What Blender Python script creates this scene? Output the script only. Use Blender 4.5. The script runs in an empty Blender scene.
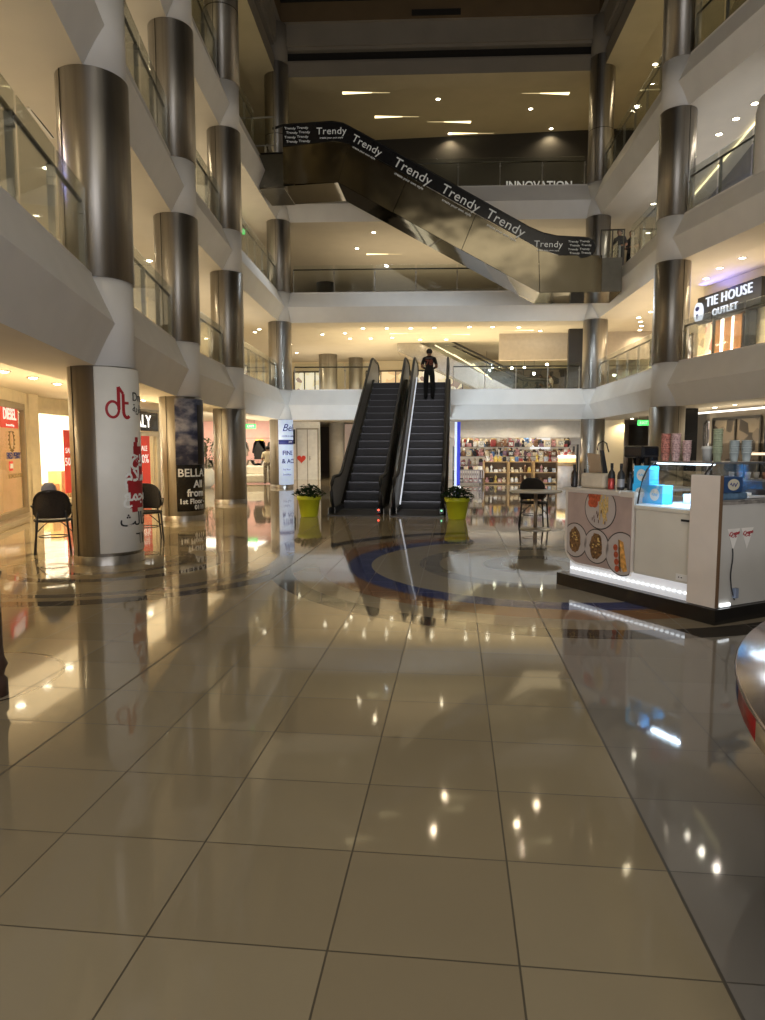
import bpy, bmesh, math, random
from mathutils import Vector, Matrix
random.seed(11)
S = bpy.context.scene
COL = S.collection
PI = math.pi

# ------------------------------------------------------------------ materials
MATS = {}
def _new(name):
    m = bpy.data.materials.new(name); m.use_nodes = True
    nt = m.node_tree; nt.nodes.clear()
    out = nt.nodes.new('ShaderNodeOutputMaterial')
    return m, nt, out
def mat(name, col, rough=.6, metal=0., var=.06, nscale=6., bump=0., bscale=30., emit=None, es=0., spec=.5, stretch=None):
    """principled material with a procedural noise breaking up its colour"""
    if name in MATS: return MATS[name]
    m, nt, out = _new(name)
    b = nt.nodes.new('ShaderNodeBsdfPrincipled')
    nt.links.new(b.outputs[0], out.inputs[0])
    tc = nt.nodes.new('ShaderNodeTexCoord'); mp = nt.nodes.new('ShaderNodeMapping')
    if stretch: mp.inputs['Scale'].default_value = stretch
    nt.links.new(tc.outputs['Object'], mp.inputs[0])
    n = nt.nodes.new('ShaderNodeTexNoise'); n.inputs['Scale'].default_value = nscale; n.inputs['Detail'].default_value = 3
    nt.links.new(mp.outputs[0], n.inputs['Vector'])
    r = nt.nodes.new('ShaderNodeValToRGB')
    r.color_ramp.elements[0].position = .3; r.color_ramp.elements[1].position = .7
    r.color_ramp.elements[0].color = (*[max(0, c*(1-var)) for c in col], 1)
    r.color_ramp.elements[1].color = (*[min(1, c*(1+var)) for c in col], 1)
    nt.links.new(n.outputs['Fac'], r.inputs[0]); nt.links.new(r.outputs[0], b.inputs['Base Color'])
    b.inputs['Roughness'].default_value = rough; b.inputs['Metallic'].default_value = metal
    b.inputs['Specular IOR Level'].default_value = spec
    if bump:
        n2 = nt.nodes.new('ShaderNodeTexNoise'); n2.inputs['Scale'].default_value = bscale; n2.inputs['Detail'].default_value = 2
        nt.links.new(mp.outputs[0], n2.inputs['Vector'])
        bp = nt.nodes.new('ShaderNodeBump'); bp.inputs['Strength'].default_value = bump; bp.inputs['Distance'].default_value = .05
        nt.links.new(n2.outputs['Fac'], bp.inputs['Height']); nt.links.new(bp.outputs[0], b.inputs['Normal'])
    if name.startswith('brushed steel'):
        tg = nt.nodes.new('ShaderNodeTangent'); tg.direction_type = 'RADIAL'; tg.axis = 'Z'
        b.inputs['Anisotropic Rotation'].default_value = .25; nt.links.new(tg.outputs[0], b.inputs['Tangent']); b.inputs['Anisotropic'].default_value = .85
    if emit:
        b.inputs['Emission Color'].default_value = (*emit, 1); b.inputs['Emission Strength'].default_value = es
    MATS[name] = m
    return m
def emat(name, col, s):
    if name in MATS: return MATS[name]
    m, nt, out = _new(name)
    e = nt.nodes.new('ShaderNodeEmission'); e.inputs[0].default_value = (*col, 1); e.inputs[1].default_value = s
    nt.links.new(e.outputs[0], out.inputs[0]); MATS[name] = m
    return m
def glassmat(name, tint=(.95, .975, .965), refl=.12):
    m, nt, out = _new(name)
    t = nt.nodes.new('ShaderNodeBsdfTransparent'); t.inputs[0].default_value = (*tint, 1)
    g = nt.nodes.new('ShaderNodeBsdfGlossy'); g.inputs['Roughness'].default_value = .03; g.inputs[0].default_value = (.9, .9, .9, 1)
    fr = nt.nodes.new('ShaderNodeFresnel'); fr.inputs[0].default_value = 1.45
    mx = nt.nodes.new('ShaderNodeMixShader')
    ma = nt.nodes.new('ShaderNodeMath'); ma.operation = 'MULTIPLY_ADD'; ma.inputs[1].default_value = .45; ma.inputs[2].default_value = refl*.15
    nt.links.new(fr.outputs[0], ma.inputs[0]); nt.links.new(ma.outputs[0], mx.inputs[0])
    nt.links.new(t.outputs[0], mx.inputs[1]); nt.links.new(g.outputs[0], mx.inputs[2]); nt.links.new(mx.outputs[0], out.inputs[0])
    MATS[name] = m
    return m

STEEL = mat('brushed steel cladding', (.40, .375, .34), .42, 1., .10, 3., stretch=(6, 6, .15))
CHROME = mat('polished steel', (.62, .60, .56), .15, 1., .04)
DARKST = mat('dark steel', (.10, .095, .085), .35, 1., .08)
BRONZE = mat('wavy mirror steel', (.30, .26, .18), .14, 1., .10, .8, bump=.5, bscale=.7)
WHITE = mat('white painted plaster', (.74, .72, .69), .55, 0, .03, 2.)
COLLAR = mat('white column plaster', (.70, .68, .65), .6, 0, .03, 2.)
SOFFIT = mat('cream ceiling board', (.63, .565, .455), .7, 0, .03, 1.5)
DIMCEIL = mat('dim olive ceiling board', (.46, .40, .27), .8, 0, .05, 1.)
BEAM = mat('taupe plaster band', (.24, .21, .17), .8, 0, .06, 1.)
BROWN = mat('brown roof board', (.13, .085, .04), .8, 0, .12, 1.)
SLOTD = mat('black slot', (.012, .010, .008), .9)
BLACK = mat('black rubber', (.012, .012, .013), .5)
BLACKG = mat('black gloss panel', (.014, .014, .016), .18)
BLACKP = mat('black plastic', (.02, .02, .022), .4)
RATTAN = mat('dark woven rattan', (.022, .016, .012), .55, 0, .4, 60., bump=.6, bscale=120.)
GLASS = glassmat('clear railing glass')
SHOPGL = glassmat('shop glass', (.97, .97, .95), .1)
CASEGL = glassmat('display glass', (.90, .95, 1.0), .12)
WARMW = mat('warm cream shop wall', (.86, .76, .56), .6, 0, .04, 1.)
TAN = mat('tan shop panel', (.62, .45, .26), .6, 0, .06, 2.)
WOOD = mat('light shelf wood', (.55, .36, .17), .5, 0, .25, 8., stretch=(1, 1, 12))
PINKW = mat('pink shop wall', (.85, .50, .42), .7)
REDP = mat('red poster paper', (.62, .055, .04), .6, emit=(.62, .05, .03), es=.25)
REDD = mat('dark red print', (.36, .012, .02), .6)
INK = mat('black print', (.015, .015, .017), .6)
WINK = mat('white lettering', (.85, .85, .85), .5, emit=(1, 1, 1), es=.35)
WPRT = mat('white print', (.85, .85, .82), .6)
BANW = mat('white vinyl banner', (.80, .78, .72), .45, 0, .02)
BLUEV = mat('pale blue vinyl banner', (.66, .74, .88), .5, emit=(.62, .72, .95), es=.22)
NAVY = mat('navy print', (.02, .03, .20), .5)
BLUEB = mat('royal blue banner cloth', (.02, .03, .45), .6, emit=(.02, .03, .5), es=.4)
LAMPW = emat('warm lamp lens', (1, .90, .66), 14.)
LAMPW2 = emat('soft slot light', (1, .84, .45), 2.2)
LAMPC = emat('cold lamp strip', (.80, .92, 1), 4.)
LED = emat('white led strip', (.92, .97, 1), 1.7)
GREENX = mat('green exit sign face', (.05, .5, .12), .5, emit=(.08, .75, .16), es=1.0)
SIGNW = emat('lit white sign letters', (.86, .90, 1), .95)
LIME = mat('lime yellow plastic', (.56, .60, .02), .45, 0, .05)
LEAF = mat('dark green leaf', (.012, .030, .010), .75, 0, .5, 30., spec=.15)
SOIL = mat('dark potting soil', (.03, .022, .015), .9)
STEPM = mat('grooved escalator step', (.035, .034, .036), .42, .6, .15, 40., stretch=(14, 1, 1))
STEPN = mat('step nosing', (.10, .10, .11), .35, .8, .1)
SKIRT = mat('dark skirting steel', (.075, .07, .06), .30, 1., .08)
PANELG = mat('grey balustrade panel', (.34, .33, .30), .35, .35, .08)
WHITEL = mat('white laminate', (.74, .68, .60), .35, 0, .03, 3.)
WHITEK = mat('off white freezer panel', (.66, .62, .53), .4, 0, .06, 2.)
GRAYK = mat('grey white side panel', (.56, .54, .50), .45, 0, .05, 2.)

def skyposter():
    m, nt, out = _new('dusk sky print')
    b = nt.nodes.new('ShaderNodeBsdfPrincipled'); nt.links.new(b.outputs[0], out.inputs[0])
    tc = nt.nodes.new('ShaderNodeTexCoord'); mp = nt.nodes.new('ShaderNodeMapping'); mp.inputs['Scale'].default_value = (1.6, 1.6, 2.6)
    nt.links.new(tc.outputs['Object'], mp.inputs[0])
    n = nt.nodes.new('ShaderNodeTexNoise'); n.inputs['Scale'].default_value = 1.5; n.inputs['Detail'].default_value = 5
    nt.links.new(mp.outputs[0], n.inputs['Vector'])
    r = nt.nodes.new('ShaderNodeValToRGB'); e = r.color_ramp.elements
    e[0].position = .42; e[0].color = (.016, .024, .075, 1); e[1].position = .68; e[1].color = (.42, .40, .42, 1)
    x = r.color_ramp.elements.new(.52); x.color = (.07, .08, .14, 1)
    nt.links.new(n.outputs['Fac'], r.inputs[0]); nt.links.new(r.outputs[0], b.inputs['Base Color']); b.inputs['Roughness'].default_value = .5
    return m
SKYP = skyposter()

def floormat():
    """polished cream tiles, 0.6 m grid, dark joints, inlaid coloured rings"""
    m, nt, out = _new('polished floor tiles')
    N = nt.nodes; L = nt.links
    b = N.new('ShaderNodeBsdfPrincipled'); L.new(b.outputs[0], out.inputs[0])
    geo = N.new('ShaderNodeNewGeometry'); sep = N.new('ShaderNodeSeparateXYZ'); L.new(geo.outputs['Position'], sep.inputs[0])
    def M(op, a, c=None, d=None):
        n = N.new('ShaderNodeMath'); n.operation = op
        for i, v in enumerate((a, c, d)):
            if v is None: continue
            if isinstance(v, (int, float)): n.inputs[i].default_value = v
            else: L.new(v, n.inputs[i])
        return n.outputs[0]
    X, Y = sep.outputs[0], sep.outputs[1]
    tx = M('DIVIDE', M('ADD', X, .39+30*.605), .605); ty = M('DIVIDE', M('ADD', Y, -2.0+40*.54), .54)
    fx, fy = M('FRACT', tx), M('FRACT', ty); ix, iy = M('FLOOR', tx), M('FLOOR', ty)
    ex = M('MULTIPLY', M('MINIMUM', fx, M('SUBTRACT', 1, fx)), .605); ey = M('MULTIPLY', M('MINIMUM', fy, M('SUBTRACT', 1, fy)), .54)
    joint = M('MAXIMUM', M('LESS_THAN', ex, .0035), M('LESS_THAN', ey, .003))
    wide = M('LESS_THAN', M('ABSOLUTE', M('SUBTRACT', X, -2.2)), .007)
    wide2 = M('LESS_THAN', M('ABSOLUTE', M('SUBTRACT', X, .82)), .006)
    joint = M('MAXIMUM', joint, M('MAXIMUM', wide, wide2))
    cmb = N.new('ShaderNodeCombineXYZ'); L.new(ix, cmb.inputs[0]); L.new(iy, cmb.inputs[1])
    wn = N.new('ShaderNodeTexWhiteNoise'); wn.noise_dimensions = '2D'; L.new(cmb.outputs[0], wn.inputs['Vector'])
    noi = N.new('ShaderNodeTexNoise'); noi.inputs['Scale'].default_value = 2.2; noi.inputs['Detail'].default_value = 4; L.new(geo.outputs['Position'], noi.inputs['Vector'])
    def mix(fac, a, c):
        n = N.new('ShaderNodeMix'); n.data_type = 'RGBA'
        if isinstance(fac, (int, float)): n.inputs[0].default_value = fac
        else: L.new(fac, n.inputs[0])
        for k, v in ((6, a), (7, c)):
            if isinstance(v, tuple): n.inputs[k].default_value = (*v, 1)
            else: L.new(v, n.inputs[k])
        return n.outputs[2]
    cream = mix(wn.outputs['Value'], (.30, .245, .155), (.37, .31, .20))
    cream = mix(M('MULTIPLY', noi.outputs['Fac'], .35), cream, (.30, .24, .15))
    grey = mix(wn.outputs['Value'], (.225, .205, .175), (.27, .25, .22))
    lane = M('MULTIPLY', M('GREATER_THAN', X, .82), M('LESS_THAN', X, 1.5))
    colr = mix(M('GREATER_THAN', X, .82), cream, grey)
    def ring(col, cx, cy, r0, r1, c):
        dx, dy = M('SUBTRACT', X, cx), M('SUBTRACT', Y, cy)
        d = M('SQRT', M('ADD', M('MULTIPLY', dx, dx), M('MULTIPLY', dy, dy)))
        return mix(M('MULTIPLY', M('GREATER_THAN', d, r0), M('LESS_THAN', d, r1)), col, c), d
    # big circle in front of the kiosk
    CX, CY = 1.15, 9.35
    colr, d = ring(colr, CX, CY, -1, 3.35, (.27, .225, .16))
    colr, d = ring(colr, CX, CY, 3.33, 3.62, (.055, .048, .042))
    colr, d = ring(colr, CX, CY, 2.60, 2.98, (.25, .135, .07))
    colr, d = ring(colr, CX, CY, 2.28, 2.60, (.055, .07, .19))
    colr, d = ring(colr, CX, CY, -1, 2.28, (.33, .30, .24))
    colr, d = ring(colr, CX, CY, 1.35, 1.62, (.22, .21, .19))
    colr, d = ring(colr, CX, CY, .5, .75, (.24, .22, .19))
    # rings round the first column
    for r0, r1, c in ((2.62, 2.86, (.11, .095, .075)), (2.28, 2.46, (.20, .17, .13)), (1.42, 1.62, (.13, .11, .085)), (.98, 1.12, (.22, .18, .13))):
        colr, d = ring(colr, -4.8, 9.1, r0, r1, c)
    colr, d = ring(colr, -3.35, 4.25, .60, .625, (.06, .05, .04))
    colr, d = ring(colr, -3.35, 4.25, -1, .60, (.36, .30, .22))
    jm = M('MULTIPLY', joint, .8)
    colr = mix(jm, colr, (.035, .028, .02))
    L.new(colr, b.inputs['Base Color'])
    L.new(M('MULTIPLY_ADD', joint, .4, M('MULTIPLY_ADD', noi.outputs['Fac'], .03, .035)), b.inputs['Roughness'])
    b.inputs['IOR'].default_value = 1.54
    # each tile lies a hair out of level, so mirror images break at the joints
    n2 = N.new('ShaderNodeTexNoise'); n2.inputs['Scale'].default_value = 1.6; n2.inputs['Detail'].default_value = 1; L.new(geo.outputs['Position'], n2.inputs['Vector'])
    bp = N.new('ShaderNodeBump'); bp.inputs['Strength'].default_value = .004; bp.inputs['Distance'].default_value = .02
    L.new(n2.outputs['Fac'], bp.inputs['Height'])
    va = N.new('ShaderNodeVectorMath'); va.operation = 'SUBTRACT'; L.new(wn.outputs['Color'], va.inputs[0]); va.inputs[1].default_value = (.5, .5, .5)
    vs = N.new('ShaderNodeVectorMath'); vs.operation = 'SCALE'; L.new(va.outputs[0], vs.inputs[0]); vs.inputs['Scale'].default_value = .003
    vb = N.new('ShaderNodeVectorMath'); vb.operation = 'ADD'; L.new(bp.outputs[0], vb.inputs[0]); L.new(vs.outputs[0], vb.inputs[1])
    vn = N.new('ShaderNodeVectorMath'); vn.operation = 'NORMALIZE'; L.new(vb.outputs[0], vn.inputs[0])
    L.new(vn.outputs[0], b.inputs['Normal'])
    return m
FLOOR = floormat()

# ------------------------------------------------------------------ mesh helpers
def wm(o):
    m = o.matrix_basis.copy()
    while o.parent: o = o.parent; m = o.matrix_basis @ m
    return m
class MB:
    """collects shapes; build() links them as one mesh object"""
    def __init__(s): s.bm = bmesh.new(); s.mi = 0; s.T = None
    def _f(s, vs, smooth=False):
        try:
            f = s.bm.faces.new(vs); f.material_index = s.mi; f.smooth = smooth; return f
        except ValueError: return None
    def v(s, p):
        p = Vector(p)
        return s.bm.verts.new(s.T @ p if s.T else p)
    def poly(s, pts): s._f([s.v(p) for p in pts]); return s
    def box(s, x0, y0, z0, x1, y1, z1):
        a = [s.v(p) for p in ((x0,y0,z0),(x1,y0,z0),(x1,y1,z0),(x0,y1,z0),(x0,y0,z1),(x1,y0,z1),(x1,y1,z1),(x0,y1,z1))]
        for q in ((3,2,1,0),(4,5,6,7),(0,1,5,4),(1,2,6,5),(2,3,7,6),(3,0,4,7)): s._f([a[i] for i in q])
        return s
    def ext(s, pts, vec):
        """polygon pts swept along vec"""
        vec = Vector(vec); a = [s.v(p) for p in pts]; c = [s.v(Vector(p)+vec) for p in pts]
        n = len(pts); s._f(a[::-1]); s._f(c)
        for i in range(n): s._f([a[i], a[(i+1) % n], c[(i+1) % n], c[i]])
        return s
    def bar(s, p0, p1, w, h):
        """rectangular bar along p0-p1"""
        p0, p1 = Vector(p0), Vector(p1); d = (p1-p0).normalized(); up = Vector((0,0,1)) if abs(d.z) < .9 else Vector((0,1,0))
        r = d.cross(up).normalized()*w/2; u = r.cross(d).normalized()*h/2
        return s.ext([p0-r-u, p0+r-u, p0+r+u, p0-r+u], p1-p0)
    def lathe(s, prof, seg=24, c=(0,0,0), a0=0., a1=2*PI, sx=1., sy=1.):
        full = abs(a1-a0-2*PI) < 1e-6; n = seg if full else seg+1; rows = []
        for r, z in prof:
            rows.append([s.v((c[0]+sx*r*math.cos(a0+(a1-a0)*i/seg), c[1]+sy*r*math.sin(a0+(a1-a0)*i/seg), c[2]+z)) for i in range(n)] if r > 1e-5 else [s.v((c[0], c[1], c[2]+z))])
        for A, B in zip(rows, rows[1:]):
            for i in range(seg):
                j = (i+1) % n
                if len(A) == 1 and len(B) == 1: continue
                if len(A) == 1: s._f([A[0], B[j], B[i]], True)
                elif len(B) == 1: s._f([A[i], A[j], B[0]], True)
                else: s._f([A[i], A[j], B[j], B[i]], True)
        return s
    def cyl(s, r, z0, z1, c=(0,0), seg=24, r2=None):
        r2 = r if r2 is None else r2
        a = [s.v((c[0]+r*math.cos(2*PI*i/seg), c[1]+r*math.sin(2*PI*i/seg), z0)) for i in range(seg)]
        b = [s.v((c[0]+r2*math.cos(2*PI*i/seg), c[1]+r2*math.sin(2*PI*i/seg), z1)) for i in range(seg)]
        for i in range(seg): s._f([a[i], a[(i+1) % seg], b[(i+1) % seg], b[i]], True)
        s._f(a[::-1]); s._f(b); return s
    def tube(s, path, r, seg=8, closed=False):
        P = [Vector(p) for p in path]; n = len(P); rings = []
        for i, p in enumerate(P):
            if closed: d = (P[(i+1) % n]-P[i-1])
            else: d = (P[min(i+1, n-1)]-P[max(i-1, 0)])
            d = d.normalized(); up = Vector((0,0,1)) if abs(d.z) < .93 else Vector((0,1,0))
            a = d.cross(up).normalized(); b = a.cross(d).normalized()
            rr = r[i] if isinstance(r, (list, tuple)) else r
            rings.append([s.v(p+a*rr*math.cos(2*PI*k/seg)+b*rr*math.sin(2*PI*k/seg)) for k in range(seg)])
        for i in range(n if closed else n-1):
            A, B = rings[i], rings[(i+1) % n]
            for k in range(seg): s._f([A[k], A[(k+1) % seg], B[(k+1) % seg], B[k]], True)
        if not closed: s._f(rings[0][::-1]); s._f(rings[-1])
        return s
    def ball(s, r, c, seg=12, rings=8, sc=(1,1,1)):
        prof = [(r*math.sin(PI*i/rings)*1., -r*math.cos(PI*i/rings)*sc[2]) for i in range(rings+1)]
        return s.lathe(prof, seg, c, sx=sc[0], sy=sc[1])
    def disc(s, c, r, nrm, seg=28, rx=None):
        """flat ellipse round c in the plane x-z (nrm 'y') or x-y (nrm 'z')"""
        rx = rx or r
        if nrm == 'z': pts = [(c[0]+rx*math.cos(t), c[1]+r*math.sin(t), c[2]) for t in [2*PI*i/seg for i in range(seg)]]
        else: pts = [(c[0]+rx*math.cos(t), c[1], c[2]+r*math.sin(t)) for t in [2*PI*i/seg for i in range(seg)]]
        return s.poly(pts)
    def band(s, c, r, a0, a1, z0, z1, th=.01, seg=20):
        """curved sheet on a cylinder, angles in radians"""
        pts = []
        for i in range(seg+1):
            t = a0+(a1-a0)*i/seg; ca, sa = math.cos(t), math.sin(t)
            pts.append([s.v((c[0]+q*ca, c[1]+q*sa, z)) for q, z in ((r, z0), (r+th, z0), (r+th, z1), (r, z1))])
        for A, B in zip(pts, pts[1:]):
            for k in range(4): s._f([A[k], B[k], B[(k+1) % 4], A[(k+1) % 4]], k == 1)
        s._f(pts[0]); s._f(pts[-1][::-1]); return s
    def build(s, name, m, parent=None, world=True, bevel=0, fix=True):
        me = bpy.data.meshes.new(name)
        if fix: bmesh.ops.recalc_face_normals(s.bm, faces=s.bm.faces)
        if parent is not None and world: s.bm.transform(wm(parent).inverted())
        s.bm.to_mesh(me); s.bm.free()
        for x in (m if isinstance(m, (list, tuple)) else [m]): me.materials.append(x)
        o = bpy.data.objects.new(name, me); COL.objects.link(o)
        if parent is not None: o.parent = parent
        if bevel:
            b = o.modifiers.new('soft_edges', 'BEVEL'); b.width = bevel; b.segments = 2; b.limit_method = 'ANGLE'
        return o
def thing(name, label, cat, loc=(0,0,0), rz=0., group=None):
    o = bpy.data.objects.new(name, None); COL.objects.link(o); o.empty_display_size = .1
    o.location = loc; o.rotation_euler = (0, 0, rz)
    return tag(o, label, cat, group)
def tag(o, label, cat, group=None):
    o['label'] = label; o['category'] = cat
    if group: o['group'] = group
    return o
def struct(o, label=None):
    o['kind'] = 'structure'
    if label: o['label'] = label
    return o
def dup(root, loc, rz=None, label=None, group=None):
    r = root.copy(); COL.objects.link(r); r.location = loc
    if rz is not None: r.rotation_euler = (0, 0, rz)
    if label: r['label'] = label
    if group: r['group'] = group
    for ch in list(root.children):
        c = ch.copy(); COL.objects.link(c); c.parent = r
        for g in list(ch.children):
            d = g.copy(); COL.objects.link(d); d.parent = c
    return r
def text(body, size, m, parent, M, name='lettering', align='CENTER', extr=.004, fn=None, shear=0., sp=1., bold=0., sx=1.):
    """lettering as a mesh; M places the text's x-y plane; fn maps each point afterwards"""
    c = bpy.data.curves.new('t', 'FONT'); c.body = body; c.size = size; c.align_x = align; c.align_y = 'CENTER'
    c.extrude = extr; c.shear = shear; c.space_character = sp; c.offset = bold; c.resolution_u = 3
    o = bpy.data.objects.new('t', c); COL.objects.link(o)
    dg = bpy.context.evaluated_depsgraph_get(); dg.update()
    me = bpy.data.meshes.new_from_object(o.evaluated_get(dg))
    bpy.data.objects.remove(o); bpy.data.curves.remove(c)
    me.materials.clear(); me.materials.append(m)
    if sx != 1: me.transform(Matrix.Diagonal((sx, 1, 1, 1)))
    inv = wm(parent).inverted() if parent is not None else Matrix.Identity(4)
    for v in me.vertices: v.co = inv @ (fn(v.co) if fn else M @ v.co)
    me.name = name
    q = bpy.data.objects.new(name, me); COL.objects.link(q)
    if parent is not None: q.parent = parent
    return q
def plane_M(o, xdir, up=(0,0,1)):
    """matrix: text x along xdir, text y along up, origin o"""
    x = Vector(xdir).normalized(); y = Vector(up); y = (y-x*y.dot(x)).normalized(); z = x.cross(y)
    return Matrix(((x.x, y.x, z.x, o[0]), (x.y, y.y, z.y, o[1]), (x.z, y.z, z.z, o[2]), (0, 0, 0, 1)))
def wrap(c, r, a, z):
    """text x runs round a cylinder (centre c, radius r) from angle a, seen from outside"""
    def fn(p):
        t = a + p.x/r
        rr = r+.002+p.z
        return Vector((c[0]+rr*math.cos(t), c[1]+rr*math.sin(t), z+p.y))
    return fn
def spot(p, e, size=2.6, col=(1, .80, .50), r=.05, d=(0, 0, -1), blend=.6):
    l = bpy.data.lights.new('lamp', 'SPOT'); l.energy = e; l.spot_size = size; l.spot_blend = blend; l.color = col; l.shadow_soft_size = r
    o = bpy.data.objects.new('scene_light', l); COL.objects.link(o); o.location = p
    o.rotation_euler = Vector(d).to_track_quat('-Z', 'Y').to_euler(); return o
def point(p, e, col=(1, .82, .55), r=.15):
    l = bpy.data.lights.new('lamp', 'POINT'); l.energy = e; l.color = col; l.shadow_soft_size = r
    o = bpy.data.objects.new('scene_light', l); COL.objects.link(o); o.location = p; return o
def area(p, d, sx, sy, e, col=(1, .85, .6)):
    l = bpy.data.lights.new('lamp', 'AREA'); l.shape = 'RECTANGLE'; l.size = sx; l.size_y = sy; l.energy = e; l.color = col
    o = bpy.data.objects.new('scene_light', l); COL.objects.link(o); o.location = p
    o.rotation_euler = Vector(d).to_track_quat('-Z', 'Y').to_euler(); return o

# ------------------------------------------------------------------ camera
cam = bpy.data.cameras.new('camera'); co = bpy.data.objects.new('camera', cam); COL.objects.link(co)
cam.sensor_fit = 'VERTICAL'; cam.sensor_height = 24.; cam.lens = 24.*680/1020; cam.clip_start = .05; cam.clip_end = 200
co.location = (0, 0, 1.6); co.rotation_euler = (math.radians(90-5.293), 0, math.radians(6.06))
S.camera = co
S.view_settings.view_transform = 'Standard'; S.view_settings.look = 'None'; S.view_settings.exposure = 0.3
w = bpy.data.worlds.new('night'); S.world = w; w.use_nodes = True
w.node_tree.nodes['Background'].inputs[0].default_value = (.75, .66, .50, 1); w.node_tree.nodes['Background'].inputs[1].default_value = .30
# ------------------------------------------------------------------ building shell
A, B, C, D, R1, R2 = (-4.85, 9.07), (-5.95, 14.41), (-6.42, 19.02), (-6.85, 26.53), (5.31, 27.31), (5.68, 19.2)
PATH = [(-1.6, -3.0), A, B, C, D, R1, R2, (10.2, 3.0)]
ZB = {1: 2.67, 2: 6.42, 3: 10.20, 4: 15.5}
ZT = {1: 3.80, 2: 7.52, 3: 11.40, 4: 17.0}
def off(d, path=PATH):
    """the atrium outline moved outwards by d"""
    P = [Vector(p) for p in path]; out = []
    nrm = [Vector((-(b-a).y, (b-a).x)).normalized() for a, b in zip(P, P[1:])]
    for i, p in enumerate(P):
        if i == 0: out.append(p+nrm[0]*d)
        elif i == len(P)-1: out.append(p+nrm[-1]*d)
        else:
            n = (nrm[i-1]+nrm[i]).normalized(); out.append(p+n*d/max(.3, n.dot(nrm[i])))
    return out
def ribbon(mb, P, z0, Q, z1):
    for i in range(len(P)-1):
        mb.poly([(*P[i], z0), (*P[i+1], z0), (*Q[i+1], z1), (*Q[i], z1)])
    return mb
fl = MB(); fl.box(-24, -8, -.2, 26, 46, 0); struct(fl.build('floor', FLOOR))
for nm, b in (('wall_left', (-24.2, -8, 0, -24, 46, 19)), ('wall_right', (26, -8, 0, 26.2, 46, 19)), ('wall_back', (-24, 46, 0, 26, 46.2, 19))):
    struct(MB().box(*b).build(nm, BEAM))
PE, PB, PF = off(0), off(1.1), off(15)
LEVEL = {1: 'first', 2: 'second', 3: 'third', 4: 'top'}
for k in (1, 2, 3, 4):
    m = MB()
    ribbon(m, PE, ZB[k], PB, ZB[k]); m.mi = 1; ribbon(m, PB, ZB[k], PB, ZB[k]+.16)
    m.mi = 2; ribbon(m, PB, ZB[k]+.16, PF, ZB[k]+.16)
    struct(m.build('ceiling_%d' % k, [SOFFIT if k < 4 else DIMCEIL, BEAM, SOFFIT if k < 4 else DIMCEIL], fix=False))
    if k < 4:
        m = MB(); ribbon(m, PE, ZT[k], PF, ZT[k]); struct(m.build('floor_%d' % k, mat('gallery floor tile', (.42, .38, .31), .15), fix=False))
        mid = (ZB[k]+ZT[k])/2
        fo = off(-.26)
        m = MB(); ribbon(m, PE, ZB[k], fo, mid); ribbon(m, fo, mid, off(-.02), ZT[k]); ribbon(m, off(-.02), ZT[k], off(-.02), ZT[k]+.05); ribbon(m, off(-.02), ZT[k]+.05, off(.10), ZT[k]+.05)
        struct(m.build('trim_%d' % k, WHITE, fix=False), 'white folded plaster front edge of the %s gallery' % LEVEL[k])
# top edge of the hall: stepped dark bands under a black roof
m = MB()
for z0, z1, o0, o1, mi in ((15.5, 16.0, 0, -.02, 0), (16.0, 16.08, -.02, .0, 0), (16.45, 16.55, -.02, -.02, 0), (16.55, 17.32, -.10, -.10, 0), (17.32, 18.0, -.25, -.25, 2)):
    m.mi = mi; ribbon(m, off(o0), z0, off(o1), z1)
m.mi = 1; ribbon(m, off(.2), 16.05, off(.2), 16.5); m.mi = 0
ribbon(m, off(0), 16.08, off(.2), 16.08); ribbon(m, off(.2), 16.45, off(-.02), 16.45); ribbon(m, off(-.02), 16.55, off(-.10), 16.55); ribbon(m, off(-.1), 17.32, off(-.25), 17.32)
struct(m.build('trim_4', [BEAM, SLOTD, BROWN], fix=False), 'stepped brown and taupe bands below the dark roof')
struct(MB().box(-24, -8, 18.0, 26, 46, 18.2).build('ceiling_5', SLOTD), 'black unlit roof over the hall')
m = MB(); P0, P1 = Vector((*D, 0)), Vector((*R1, 0)); dd = (P1-P0).normalized(); nn = Vector((dd.y, -dd.x, 0))
m.T = Matrix.Translation(P0+dd*6.0+nn*.27) @ Matrix.Rotation(math.atan2(dd.y, dd.x), 4, 'Z')
m.box(-.9, -.03, 17.42, .9, .05, 17.62)
tag(m.build('roof_vent', SLOTD), 'black slotted vent in the brown band below the roof', 'vent')

# ------------------------------------------------------------------ columns
def column(name_txt, c, base=True, top=19.0, r=.455, seam=1.0):
    e = bpy.data.objects.new('column', None); COL.objects.link(e); e.location = (*c, 0); struct(e, name_txt)
    zs = [(0.0, ZB[1]), (ZT[1]+.02, ZB[2]), (ZT[2]+.02, ZB[3]), (ZT[3]+.02, 15.9)]
    for i, (a, b) in enumerate(zs):
        m = MB(); m.cyl(r, a, b, c, 40); m.mi = 1
        for t in (seam, seam+PI): m.bar((c[0]+r*math.cos(t), c[1]+r*math.sin(t), a), (c[0]+r*math.cos(t), c[1]+r*math.sin(t), b), .012, .012)
        if i == 3: m.cyl(r+.004, 13.3, 13.325, c, 40)
        m.build('cladding', [STEEL, DARKST], e)
        if i < 3: MB().cyl(r-.022, b, zs[i+1][0], c, 40).build('collar', COLLAR, e)
    MB().cyl(r-.022, 15.9, 17.3, c, 40).build('collar', BEAM, e)
    if base: MB().lathe([(r+.012, 0), (r+.012, .11), (r, .12)], 40, (*c, 0)).build('base_ring', STEEL, e)
    return e
column('steel column with red logo banner', A, seam=-2.1)
column('steel column with sky poster', B, seam=-1.9)
column('bare steel column behind the sky poster column', C, seam=-1.75)
column('steel column with pale blue banner', D, seam=-1.6)
column('steel column at the back corner past the kiosk', R1)
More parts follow.
